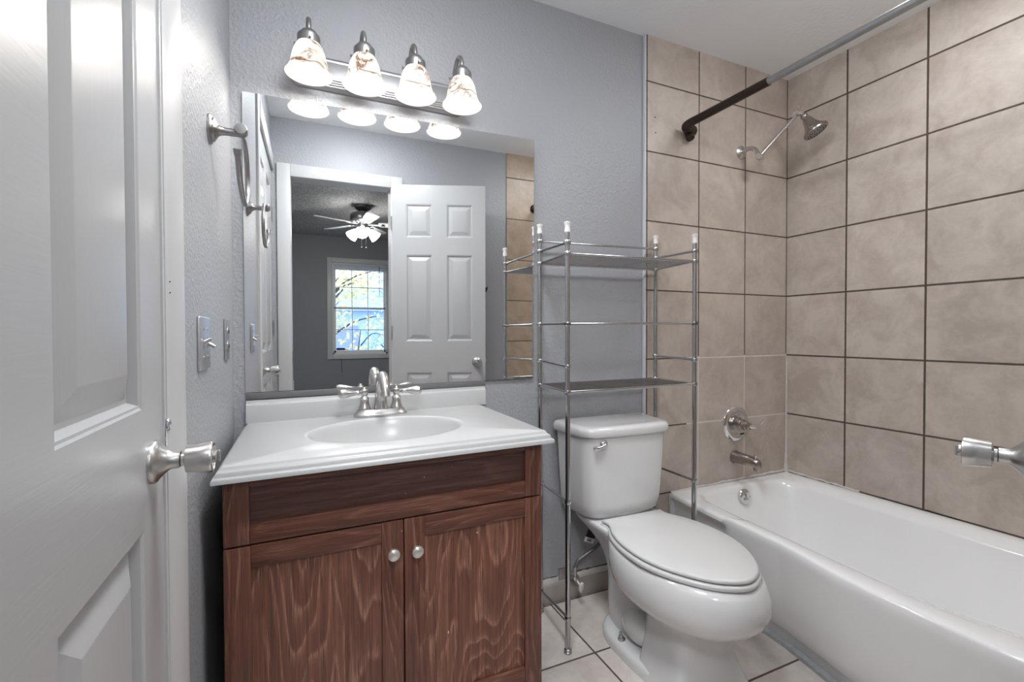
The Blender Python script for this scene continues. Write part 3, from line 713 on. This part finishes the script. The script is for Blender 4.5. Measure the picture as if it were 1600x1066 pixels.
# ---------------------------------------------------------------- left wall fittings
tr = thing('towel_ring', 'brushed nickel open towel ring on the left wall beside the mirror', 'towel ring', (0,-.362,1.583))
bm = nb(); lathe(bm, [(.034,0),(.034,.004),(.031,.007),(.027,.0085),(.026,.012),(.022,.0145),(.015,.018),(.0105,.024),(.009,.034),(.0085,.062)], (0,-.362,1.583), (1,0,0), 32); obj('wall_mount', bm, 'ring_nickel', tr)
bm = nb(); lathe(bm, [(.004,-.016),(.012,-.014),(.0145,-.008),(.0145,.010),(.0125,.0135),(.004,.0145)], (.066,-.366,1.589), (0,-1,.05), 24); obj('end_knob', bm, 'pewter', tr)
bm = nb(); tube(bm, catmull([(.066,-.366,1.580),(.066,-.318,1.588),(.066,-.262,1.570),(.066,-.232,1.520),(.066,-.240,1.468),(.066,-.285,1.434),(.066,-.345,1.436),(.066,-.405,1.462),(.066,-.443,1.507)], 8), .0062, 14); ro = obj('ring', bm, 'ring_nickel', tr)
bm = nb(); tube(bm, [(.066,-.4405,1.503),(.066,-.444,1.510),(.066,-.4475,1.5175)], [.0068,.008,.0085], 14); obj('end_cap', bm, 'pewter', ro)
sw = thing('light_switch', 'chrome double toggle switch plate on the left wall', 'switch', (0,-.475,1.085))
bm = nb(); box(bm, (0,-.532,1.029), (.006,-.416,1.141), .0035, 3); obj('plate', bm, 'plate_steel', sw)
for y, s in ((-.495,1), (-.452,-1)):
    bm = nb(); box(bm, (.0055,y-.006,1.073), (.0065,y+.006,1.097)); tube(bm, [(.004,y,1.085),(.013,y,1.085+s*.005),(.020,y,1.085+s*.009)], [.0052,.0045,.0035], 10); obj('toggle', bm, 'dull_steel', sw)
    for z in (1.055, 1.115):
        bm = nb(); lathe(bm, [(.0032,.0055),(.0032,.0068),(.002,.0072)], (0,y,z), (1,0,0), 12); obj('screw', bm, 'dull_steel', sw)
ou = thing('wall_outlet', 'chrome wall outlet plate between the double switch and the mirror', 'outlet', (0,-.142,1.09))
bm = nb(); box(bm, (0,-.177,1.033), (.006,-.107,1.147), .0035, 3); obj('plate', bm, 'plate_pewter', ou)
for z in (1.070, 1.110):
    bm = nb(); lathe(bm, [(.0165,.005),(.0165,.0075),(.015,.008)], (0,-.142,z), (1,0,0), 24); rc = obj('receptacle', bm, 'chrome', ou)
    bm = nb(); box(bm, (.0078,-.149,z-.004), (.0086,-.147,z+.006)); box(bm, (.0078,-.137,z-.004), (.0086,-.135,z+.006)); obj('slots', bm, 'dark_slot', rc)
bm = nb(); lathe(bm, [(.0028,.0055),(.0028,.0070)], (0,-.142,1.090), (1,0,0), 12); obj('screw', bm, 'dull_steel', ou)
hk = thing('wall_hook', 'small dark hook on the wall behind the open door, seen in the mirror', 'hook', (1.385,YD,1.41))
bm = nb(); box(bm, (1.375,YD,1.395), (1.395,YD+.006,1.43), .002); obj('plate', bm, 'oiled_bronze', hk)
bm = nb(); tube(bm, catmull([(1.385,YD+.004,1.412),(1.385,YD+.03,1.405),(1.385,YD+.042,1.415),(1.385,YD+.045,1.43)], 4), .004, 8); obj('prong', bm, 'oiled_bronze', hk)

# ---------------------------------------------------------------- over-toilet rack
rk = thing('storage_rack', 'chrome metal storage rack straddling the toilet tank', 'shelf', (1.31,-.16,0))
XF0, XF1, XB0, XB1, YR, YK = 1.022, 1.599, 1.047, 1.624, -.275, -.024
posts = [(XF0,YR,1.452), (XB0,YK,1.499), (XF1,YR,1.459), (XB1,YK,1.503)]
for x, y, h in posts:
    bm = nb(); lathe(bm, [(.0095,.012),(.0095,.50),(.0085,.505),(.0085,h)], (x,y,0), (0,0,1), 20); po = obj('post', bm, 'rack_chrome', rk)
    bm = nb(); lathe(bm, [(.0098,h-.004),(.0098,h+.008),(.0085,h+.012),(.0095,h+.022),(.0122,h+.027),(.0122,h+.030),(.006,h+.033)], (x,y,0), (0,0,1), 20); obj('finial', bm, 'white_plastic', po)
    bm = nb(); lathe(bm, [(.012,0),(.0135,.003),(.0135,.007),(.0115,.0085),(.0128,.011),(.0128,.015),(.010,.018)], (x,y,0), (0,0,1), 20); obj('foot', bm, 'dull_steel', po)
def bar(bm, p, q, r=.0048): tube(bm, [p, q], r, 10)
def ferrule(bm, x, y, z): lathe(bm, [(.0105,-.007),(.0118,-.004),(.0118,.004),(.0105,.007)], (x,y,z), (0,0,1), 18)
for z, dz in ((1.376,.009), (.9025,.001)):
    zs = lambda x: z + dz*(x-XF0)/(XF1-XF0)
    bm = nb(); bar(bm, (XF0,YR,z), (XF1,YR,z+dz)); bar(bm, (XB0,YK,z), (XB1,YK,z+dz)); bar(bm, (XF0,YR,z), (XB0,YK,z), .004); bar(bm, (XF1,YR,z+dz), (XB1,YK,z+dz), .004)
    for x, y in ((XF0,YR),(XB0,YK)): ferrule(bm, x, y, z)
    for x, y in ((XF1,YR),(XB1,YK)): ferrule(bm, x, y, z+dz)
    sf = obj('shelf_frame', bm, 'rack_chrome', rk)
    bm = nb(); n = 20
    for k in range(n):
        y = YR+.006+(YK-YR-.012)*k/(n-1); xo = (y-YR)/(YK-YR)*.017
        box(bm, (XF0+xo,y-.0009,z+.002), (XF1+xo,y+.0009,z+.0035))
    for k in range(40):
        x = XF0+.008+(XF1-XF0-.016)*k/39; box(bm, (x-.0007+.009,YR,z+.0012), (x+.0007+.009,YK,z+.0026))
    for v in bm.verts: v.co.z += dz*(v.co.x-XF0)/(XF1-XF0)
    obj('wire_mesh', bm, 'wire_steel', sf)
    for q in (.33, .66):
        x = XF0+.009+(XF1-XF0)*q; bm = nb(); bar(bm, (x,YR,zs(x)-.001), (x,YK,zs(x)-.001), .0022); obj('support_wire', bm, 'rack_chrome', sf)
for p, q in (((XF0,YR,1.414),(XB0,YK,1.425)), ((XF1,YR,1.425),(XB1,YK,1.435)), ((XB0,YK,1.464),(XB1,YK,1.476)), ((XF0,YR,1.136),(XF1,YR,1.142)), ((XF0,YR,1.137),(XB0,YK,1.140)), ((XF1,YR,1.142),(XB1,YK,1.145)),
             ((XF0,YR,.990),(XB0,YK,.998)), ((XF1,YR,.999),(XB1,YK,1.004)), ((XF0,YR,.525),(XB0,YK,.515)), ((XF1,YR,.523),(XB1,YK,.513)), ((XF0,YR,.121),(XB0,YK,.088)), ((XF1,YR,.121),(XB1,YK,.088))):
    bm = nb(); bar(bm, p, q); ferrule(bm, *p); ferrule(bm, *q); obj('rail', bm, 'rack_chrome', rk)

# ---------------------------------------------------------------- toilet
TX = 1.333; TYAW = -math.radians(1.2)
to = thing('toilet', 'white two piece toilet with closed lid between vanity and tub', 'toilet', (TX, 0, 0), TYAW)
def egg(lx, yb, yf, z, n=56, sq=2.0, xo=0, pw=1.0):
    """outline in the toilet frame: half width lx, back at yb, front at yf (negative)"""
    out = []; yc = yb+(yf-yb)*.42
    for i in range(n):
        a = 2*PI*i/n; c, s = math.cos(a), math.sin(a)
        x = lx*math.copysign(abs(c)**(2/sq), c); y = (yc-yf)*math.copysign(abs(s)**(2/sq), s) if s < 0 else (yb-yc)*math.copysign(abs(s)**(2/sq), s)
        out.append((xo+x, yc+y, z))
    return out
LID = [(-.236,.134),(-.250,.130),(-.272,.131),(-.295,.139),(-.33,.158),(-.37,.172),(-.42,.182),(-.47,.185),(-.52,.183),(-.57,.172),(-.613,.155),(-.655,.131),(-.695,.101),(-.722,.071),(-.740,.040),(-.7475,.018),(-.750,0)]
def lidline(d, z, s=1.0):
    yc = -.47; right = []
    tab = [(p.y, p.x) for p in catmull([(w, y, 0) for y, w in LID], 3)]
    for y, w in tab:
        w = max(0, w)*(1+d/.17); y = yc+(y-yc)*(1+d/.27)
        right.append((w*s, yc+(y-yc)*s))
    return [(w, y, z) for w, y in right] + [(-w, y, z) for w, y in reversed(right[:-1])]
bm = nb()
# bowl and front pedestal
loft(bm, [egg(.150,-.43,-.655,0,sq=7), egg(.147,-.43,-.652,.015,sq=7), egg(.130,-.43,-.634,.06,sq=6.5), egg(.113,-.425,-.618,.12,sq=5.5), egg(.104,-.415,-.612,.185,sq=4), egg(.116,-.36,-.630,.213,sq=3), egg(.148,-.30,-.692,.228,sq=2.4), egg(.180,-.275,-.747,.250,sq=2.2), egg(.197,-.25,-.772,.278,sq=2.15),
          egg(.204,-.235,-.782,.305,sq=2.1), egg(.203,-.225,-.780,.34,sq=2.1), egg(.196,-.22,-.768,.368,sq=2.1), egg(.186,-.22,-.756,.383,sq=2.15), egg(.172,-.23,-.735,.388,sq=2.15)], True, True)
# low foot flange
loft(bm, [egg(.156,-.180,-.62,0,sq=2.7), egg(.157,-.178,-.62,.022,sq=2.7), egg(.154,-.181,-.615,.032,sq=2.7), egg(.144,-.19,-.60,.039,sq=2.7), egg(.10,-.22,-.55,.044,sq=2.6)], True, True)
# trapway bulge and rear column
loft(bm, [egg(.105,-.185,-.480,.02,sq=2.6), egg(.106,-.178,-.47,.05,sq=2.4), egg(.114,-.172,-.465,.09,sq=2.2), egg(.112,-.167,-.45,.13,sq=2.2), egg(.098,-.160,-.43,.170,sq=2.5), egg(.092,-.155,-.42,.21,sq=2.7), egg(.100,-.14,-.42,.26,sq=2.8), egg(.116,-.11,-.41,.315,sq=3), egg(.138,-.07,-.37,.358,sq=4), egg(.150,-.045,-.34,.380,sq=6), egg(.152,-.040,-.325,.394,sq=7), egg(.148,-.043,-.32,.400,sq=7)], True, True)
for q in (-1, 1): sphere(bm, (q*.078, -.385, .098), 1.0, 28, (.052, .080, .058))
obj('bowl', bm, 'porcelain', to, local=True, ang=60)
bm = nb()
def trap(z, hb, hf, yb, yf, rr=.05, n=10, bow=.02):
    pts = []
    for (cx, cy, a0) in ((hf-rr, yf+rr, -PI/2), (hb-.018, yb-.018, 0), (-hb+.018, yb-.018, PI/2), (-hf+rr, yf+rr, PI)):
        r = rr if cy < -.1 else .018
        for k in range(n): a = a0+PI/2*k/(n-1); pts.append((cx+r*math.cos(a), cy+r*math.sin(a), z))
    res = []
    for x, y, zz in pts:
        if y < -.1: y -= bow*(1-(x/hf)**2)
        res.append((x, y, zz))
    m = []
    for i in range(len(res)):   # subdivide the front so it can bow
        p, q = Vector(res[i]), Vector(res[(i+1)%len(res)]); m.append(tuple(p))
        if (p-q).length > .1 and p.y < -.1 and q.y < -.1:
            for k in range(1, 8):
                r_ = p.lerp(q, k/8); y = p.y + 0; x = r_.x
                m.append((x, r_.y - bow*(1-(x/hf)**2) + bow*(1-(abs(p.x)/hf)**2), r_.z))
    return m
loft(bm, [trap(.398,.150,.135,-.03,-.165,.05), trap(.404,.172,.160,-.022,-.185,.05), trap(.420,.186,.172,-.018,-.197,.045), trap(.46,.192,.177,-.016,-.203,.042), trap(.56,.199,.183,-.015,-.208,.04), trap(.70,.207,.190,-.014,-.214,.04), trap(.722,.208,.191,-.014,-.215,.04)], True, True); obj('tank', bm, 'porcelain', to, local=True, ang=50)
bm = nb()
loft(bm, [trap(.718,.210,.194,-.012,-.214,.045), trap(.720,.219,.203,-.009,-.224,.05), trap(.727,.222,.206,-.008,-.227,.05), trap(.742,.222,.206,-.008,-.227,.05), trap(.751,.219,.203,-.010,-.223,.05), trap(.756,.212,.196,-.014,-.215,.05), trap(.758,.200,.184,-.022,-.203,.05)], True, True); obj('tank_lid', bm, 'porcelain', to, local=True, ang=50)
bm = nb(); lathe(bm, [(.017,0),(.017,.005),(.012,.010),(.008,.013)], (-.120,-.222,.693), (0,-1,0), 22); fl = obj('flush_lever', bm, 'chrome', to, local=True)
bm = nb(); tube(bm, catmull([(-.120,-.234,.693),(-.135,-.238,.688),(-.155,-.238,.684),(-.170,-.236,.685)], 4), [.007,.0065,.008,.006], 12); obj('arm', bm, 'chrome', fl, local=True)
bm = nb(); loft(bm, [lidline(-.004,.388), lidline(.007,.390), lidline(.009,.398), lidline(.005,.4035), lidline(-.01,.404)], True, True); obj('seat', bm, 'seat_plastic', to, local=True, ang=60)
bm = nb(); loft(bm, [lidline(-.009,.4062), lidline(.001,.408), lidline(.003,.413), lidline(0,.418), lidline(-.007,.4205), lidline(0,.4225,.7), lidline(0,.4235,.3)], True, True); obj('seat_lid', bm, 'seat_plastic', to, local=True, ang=60)
for s in (-1, 1):
    bm = nb(); box(bm, (s*.07-.022,-.250,.396), (s*.07+.022,-.218,.412), .006, 3); obj('hinge', bm, 'seat_plastic', to, local=True)
    bm = nb(); lathe(bm, [(.014,.0),(.013,.004),(.008,.006),(.0075,.014),(.004,.015),(.004,.028),(.001,.029)], (s*.128,-.345,.040), (s*.15,0,1), 14); obj('floor_bolt', bm, 'dull_steel', to, local=True)

# ---------------------------------------------------------------- water supply
wsup = thing('water_supply_valve', 'small metal shutoff valve with oval white handle behind the toilet', 'valve', (1.205,YB,.115))
bm = nb(); box(bm, (1.150,.008,.085), (1.205,YB,.135), .006); obj('wall_plate', bm, 'dull_steel', wsup)
bm = nb(); lathe(bm, [(.010,0),(.010,.03),(.013,.032),(.013,.055),(.009,.058)], (1.200,.008,.112), (0,-1,0), 16); lathe(bm, [(.008,0),(.008,.03),(.010,.031),(.010,.042)], (1.200,-.035,.112), (0,0,1), 14); obj('body', bm, 'brushed_nickel', wsup)
bm = nb(); lathe(bm, [(.004,0),(.009,.003),(.0105,.010),(.0095,.014),(.003,.016)], (1.206,-.060,.085), (.35,-1,-.25), 20, sx=1.0, sy=2.2); lathe(bm, [(.004,0),(.004,.02)], (1.203,-.045,.10), (.2,-1,-.6), 10); obj('handle', bm, 'white_plastic', wsup)
hose = thing('supply_hose', 'braided supply hose looping from the shutoff valve to the tank', 'hose', (1.23,-.06,.25))
bm = nb(); tube(bm, catmull([(1.200,-.036,.150),(1.212,-.040,.178),(1.255,-.048,.205),(1.300,-.055,.232),(1.318,-.060,.265),(1.305,-.065,.305),(1.262,-.070,.330),(1.232,-.075,.360),(1.222,-.080,.380),(1.221,-.082,.394)], 6), .0074, 12); obj('braid', bm, 'hose_braid', hose)
bm = nb(); lathe(bm, [(.011,0),(.011,.018),(.013,.019),(.013,.030)], (1.221,-.082,.366), (0,0,1), 14); obj('coupling_nut', bm, 'black_plastic', hose)
bm = nb(); tube(bm, [(1.262,-.070,.330),(1.29,-.067,.316)], .0085, 10); obj('sleeve', bm, 'black_plastic', hose)
tg = nb(); box(tg, (1.228,-.082,.270), (1.272,-.078,.325), .001)
tgt = thing('hose_tag', 'black paper tag with white label hanging on the supply hose', 'tag', (1.25,-.08,.30))
Mt = Matrix.Translation((1.25,-.08,.30)) @ Matrix.Rotation(math.radians(24),4,'Y') @ Matrix.Translation((-1.25,.08,-.30))
bmesh.ops.transform(tg, matrix=Mt, verts=tg.verts); obj('card', tg, 'black_plastic', tgt)
tg = nb(); box(tg, (1.227,-.0835,.262), (1.273,-.0775,.281), .001); bmesh.ops.transform(tg, matrix=Mt, verts=tg.verts); lb = obj('white_label', tg, 'tag_white', tgt)
tg = nb()
for i in range(7): box(tg, (1.237+i*.0032,-.0839,.266), (1.2385+i*.0032+.0006*(i%2),-.0834,.277))
bmesh.ops.transform(tg, matrix=Mt, verts=tg.verts); obj('printed_bars', tg, 'black_plastic', lb)

# ---------------------------------------------------------------- bathtub
tb = thing('bathtub', 'white enamel bathtub along the tiled right wall', 'bathtub', (2.1,-.77,0))
ZR = .370
front = [(1.729,0),(1.722,-.10),(1.712,-.24),(1.709,-.285),(1.707,-.31),(1.703,-.36),(1.699,-.46),(1.694,-.56),(1.672,-.68),(1.652,-.78),(1.640,-.90),(1.637,-1.0),(1.637,-1.15),(1.648,-1.28),(1.672,-1.40),(1.70,-1.50),(1.705,YD+.009)]
outer = front + [(W-.001,YD+.009),(W-.001,0)]
outer = [(x, min(y, -.001)) for x, y in outer]
inner = [(1.835,-.105),(1.808,-.20),(1.792,-.32),(1.775,-.47),(1.760,-.70),(1.748,-.90),(1.756,-1.02),(1.785,-1.12),(1.82,-1.24),(1.88,-1.36),(1.98,-1.42),(2.15,-1.43),(2.30,-1.40),(2.37,-1.30),(2.39,-1.1),(2.395,-.9),(2.395,-.7),(2.40,-.4),(2.405,-.2),(2.385,-.115),(2.33,-.075),(2.15,-.062),(1.95,-.066),(1.865,-.078)]
inner = [(p.x, p.y) for p in catmull([(x,y,0) for x,y in inner+inner[:1]], 5)][:-1]
bottom = [(1.895,-.22),(1.875,-.45),(1.868,-.80),(1.885,-1.05),(1.95,-1.18),(2.10,-1.22),(2.24,-1.16),(2.30,-1.0),(2.31,-.6),(2.30,-.28),(2.24,-.17),(2.10,-.155),(1.96,-.165)]
bottom = [(p.x, p.y) for p in catmull([(x,y,0) for x,y in bottom+bottom[:1]], 6)][:-1]
TCX, TCY = 2.08, -.72
angs = sorted([2*PI*i/220 for i in range(220)] + [math.atan2(y-TCY, x-TCX) % (2*PI) for x, y in outer])
RO, RI, RB = polar(outer,TCX,TCY,angs), polar(inner,TCX,TCY,angs), polar(bottom,TCX,TCY,angs)
def lerp2(A, B, t, z, fz=None): return [(a[0]*(1-t)+b_[0]*t, a[1]*(1-t)+b_[1]*t, (z if fz is None else fz(a,z))) for a, b_ in zip(A, B)]
def inset(A, d): return [(TCX+(x-TCX)*(1-d/max(.2,math.hypot(x-TCX,y-TCY))), TCY+(y-TCY)*(1-d/max(.2,math.hypot(x-TCX,y-TCY)))) for x, y in A]
rise = lambda a, z: z + (.010 if a[0] > W-.01 else 0) + (.009 if a[1] < -.318 and a[0] < 1.75 and z > .3 else 0)
z3 = lambda A, z: [(x,y,z) for x,y in A]
def apron(d, z):
    out = []
    for x, y in RO:
        zz = z
        if x < 1.75 and y < -.002:
            if y > -.318 and z < .35: x += .018
            if y < -.318 and z > .355: zz = z+.009
            x = x + d
        out.append((x, y, zz))
    return out
bm = nb()
rings = [apron(.062,0.0), apron(.058,.045), apron(.050,.052), apron(.046,.058), apron(.030,.10), apron(.018,.20), apron(.008,.30), apron(.002,.335), apron(0,.352), apron(.0012,.361), apron(.005,.3675), apron(.011,ZR)]
rings += [lerp2(RO,RI,.30,ZR+.001,rise), lerp2(RO,RI,.70,ZR+.0,rise), lerp2(RO,RI,.88,ZR-.002,lambda a, z: z + (.004 if a[1] < -.318 and a[0] < 1.75 else 0)), z3(RI,ZR-.010), lerp2(RI,RB,.05,ZR-.022), lerp2(RI,RB,.13,ZR-.05), lerp2(RI,RB,.3,ZR-.12), lerp2(RI,RB,.5,ZR-.20), lerp2(RI,RB,.68,ZR-.265), lerp2(RI,RB,.82,ZR-.298), lerp2(RI,RB,.94,ZR-.312), z3(RB,ZR-.316), z3(inset(RB,.12),ZR-.319)]
loft(bm, rings, True, True); obj('tub_body', bm, 'tub_enamel', tb, ang=50)
bm = nb(); 
fr = [(x, y) for x, y in front if y < -.30 and y > -1.5]
loft(bm, [[(x+.052,y,0.0),(x+.032,y,0.0),(x+.034,y,.012),(x+.052,y,.016)] for x, y in fr], True, True); obj('floor_caulk', bm, 'stained_caulk', tb)
bm = nb(); oc = Vector((2.118,-.083,.322)); od = Vector((0,-1,.28)).normalized()
lathe(bm, [(.036,-.004),(.036,.003),(.033,.006),(.022,.007)], oc, od, 32); ov = obj('overflow_plate', bm, 'chrome', tb)
bm = nb(); tube(bm, [oc+od*.007+Vector((-.004,0,-.006)), oc+od*.02+Vector((-.006,0,-.012))], [.005,.006], 10); tube(bm, [oc+od*.008+Vector((.0,0,.012)), oc+od*.008+Vector((.002,0,-.014))], .003, 8); obj('trip_lever', bm, 'dull_steel', ov)
bm = nb(); lathe(bm, [(.003,0),(.003,.002)], oc+od*.006+Vector((.023,0,-.004)), od, 8); obj('screw', bm, 'dark_slot', ov)
bm = nb(); lathe(bm, [(.03,0),(.028,.003),(.01,.004)], (2.10,-.30,.0525), (0,0,1), 24); obj('drain', bm, 'chrome', tb)

# ---------------------------------------------------------------- shower fittings
sv = thing('shower_valve', 'round chrome shower valve with lever on the tile above the tub spout', 'faucet', (2.150,0,.655))
bm = nb(); lathe(bm, [(.087,0),(.087,.003),(.083,.008),(.072,.012),(.050,.013),(.047,.011),(.035,.011)], (2.150,0,.655), (0,-1,0), 48); es = obj('escutcheon', bm, 'chrome', sv)
bm = nb(); box(bm, (2.168,-.0145,.600), (2.196,-.011,.607), .001); obj('dial_mark', bm, 'dark_slot', es)
bm = nb(); lathe(bm, [(.034,.010),(.034,.020),(.029,.024),(.029,.044),(.024,.048),(.022,.066),(.018,.070),(.018,.080),(.009,.084)], (2.150,0,.655), (0,-1,0), 32); hb = obj('hub', bm, 'shower_nickel', sv)
bm = nb(); tube(bm, catmull([(2.150,-.076,.655),(2.175,-.086,.652),(2.205,-.088,.655),(2.232,-.086,.668),(2.245,-.084,.679)], 5), [.010,.009,.007,.0075,.004], 14); obj('lever', bm, 'chrome', hb)
ts = thing('tub_spout', 'dark nickel tub spout with diverter below the shower valve', 'spout', (2.143,0,.492))
bm = nb()
def spr(y, zc, w, h): return [(2.143+w*math.copysign(abs(math.cos(2*PI*i/28))**.8, math.cos(2*PI*i/28)), y, zc+h*math.copysign(abs(math.sin(2*PI*i/28))**.8, math.sin(2*PI*i/28))) for i in range(28)]
loft(bm, [spr(0,.492,.030,.030), spr(-.006,.492,.031,.031), spr(-.012,.492,.028,.028), spr(-.06,.492,.026,.026), spr(-.10,.492,.023,.023), spr(-.122,.489,.021,.022), spr(-.136,.482,.019,.024), spr(-.142,.474,.015,.024), spr(-.144,.468,.010,.018)], True, True)
box(bm, (2.128,-.142,.450), (2.158,-.116,.478), .006, 3); obj('body', bm, 'shower_nickel', ts)
bm = nb(); lathe(bm, [(.004,0),(.004,.010),(.008,.011),(.008,.017),(.003,.019)], (2.143,-.118,.508), (0,0,1), 14); obj('diverter_knob', bm, 'chrome', ts)
sh = thing('shower_fixture', 'nickel shower head on an adjustable arm at the tiled corner', 'shower head', (2.181,0,1.994))
bm = nb(); lathe(bm, [(.034,0),(.033,.004),(.022,.010),(.014,.013)], (2.181,0,1.994), (0,-1,0), 32); obj('flange', bm, 'brushed_nickel', sh)
bm = nb(); tube(bm, catmull([(2.181,-.005,1.994),(2.184,-.04,2.000),(2.184,-.075,1.985),(2.177,-.098,1.950),(2.175,-.105,1.938)], 6), .0105, 14); obj('wall_arm', bm, 'brushed_nickel', sh)
A0 = Vector((2.172,-.108,1.936)); A1 = Vector((2.345,-.178,2.143))
bm = nb(); lathe(bm, [(.013,-.014),(.015,-.01),(.015,.01),(.013,.014)], A0, (1,.2,-.1), 18); lathe(bm, [(.005,.014),(.008,.018),(.008,.03),(.004,.034)], A0, (1,.2,-.1), 12); obj('pivot_joint', bm, 'chrome', sh)
bm = nb(); tube(bm, [A0, A1], .0075, 14); obj('extension_arm', bm, 'brushed_nickel', sh)
bm = nb(); lathe(bm, [(.012,-.02),(.014,-.014),(.014,.014),(.012,.02)], A1, (1,-.3,.2), 18); lathe(bm, [(.004,.018),(.007,.02),(.007,.032)], A1+Vector((0,0,.0)), (-.3,-.4,1), 12); obj('pivot_joint', bm, 'chrome', sh)
hd = Vector((.28,-.42,-.85)).normalized(); HB = A1+Vector((.022,-.012,-.012))
bm = nb(); sphere(bm, HB+hd*.006, .0165, 18); lathe(bm, [(.013,.015),(.018,.020),(.021,.030),(.026,.050),(.036,.072),(.047,.084),(.0535,.090),(.055,.096),(.0535,.102),(.049,.104)], HB, hd, 36); hb = obj('head', bm, 'shower_nickel', sh)
bm = nb(); lathe(bm, [(.049,.1035),(.047,.1045),(.002,.1055)], HB, hd, 36); fc = obj('spray_face', bm, 'dull_steel', hb)
a_, u_, v_ = frame(hd); bm = nb()
for r, n in ((.041,22), (.030,14), (.014,7)):
    for k in range(n):
        p = HB+hd*.1048+u_*(r*math.cos(2*PI*k/n))+v_*(r*math.sin(2*PI*k/n)); lathe(bm, [(.0028,0),(.0018,.002)], p, hd, 6)
obj('nozzles', bm, 'dark_slot', fc)

# ---------------------------------------------------------------- curtain rod
cr = thing('shower_curtain_rod', 'long metal shower curtain rod with a brown end sleeve above the tub', 'curtain rod', (1.80,-.77,2.05))
bm = nb(); tube(bm, [(1.802,-.42,2.050), (1.802,-.9,2.050), (1.79,-1.3,2.045), (1.775,-1.535,2.035)], .0135, 20); obj('pole', bm, 'dull_steel', cr)
bm = nb(); tube(bm, catmull([(1.803,-.435,2.050),(1.800,-.25,2.050),(1.792,-.12,2.047),(1.782,-.065,2.042),(1.777,-.045,2.034),(1.790,-.036,2.028),(1.815,-.033,2.030),(1.835,-.030,2.032)], 6), [.0165,.0172,.0178,.0185,.018,.0175,.016,.015], 20); obj('end_sleeve', bm, 'oiled_bronze', cr)
bm = nb(); lathe(bm, [(.028,0),(.028,.012),(.024,.026),(.020,.034)], (1.838,-.001,2.034), (0,-1,0), 8); br = obj('wall_bracket', bm, 'oiled_bronze', cr)
bm = nb(); lathe(bm, [(.010,0),(.018,.004),(.020,.012),(.018,.022),(.010,.026)], (1.822,-.020,2.012), (0,-.5,-1), 18); obj('clamp_knob', bm, 'oiled_bronze', br)
bm = nb(); lathe(bm, [(.032,0),(.030,.008),(.022,.02)], (1.775,YD+.008,2.035), (0,1,0), 24); obj('wall_bracket', bm, 'oiled_bronze', cr)

holes([('upper of two small anchor holes in the tile left of the rod bracket', 'hole'), ('lower of two small anchor holes in the tile left of the rod bracket', 'hole')], [(1.640,.0005,2.068), (1.644,.0005,2.000)], (0,-1,0))
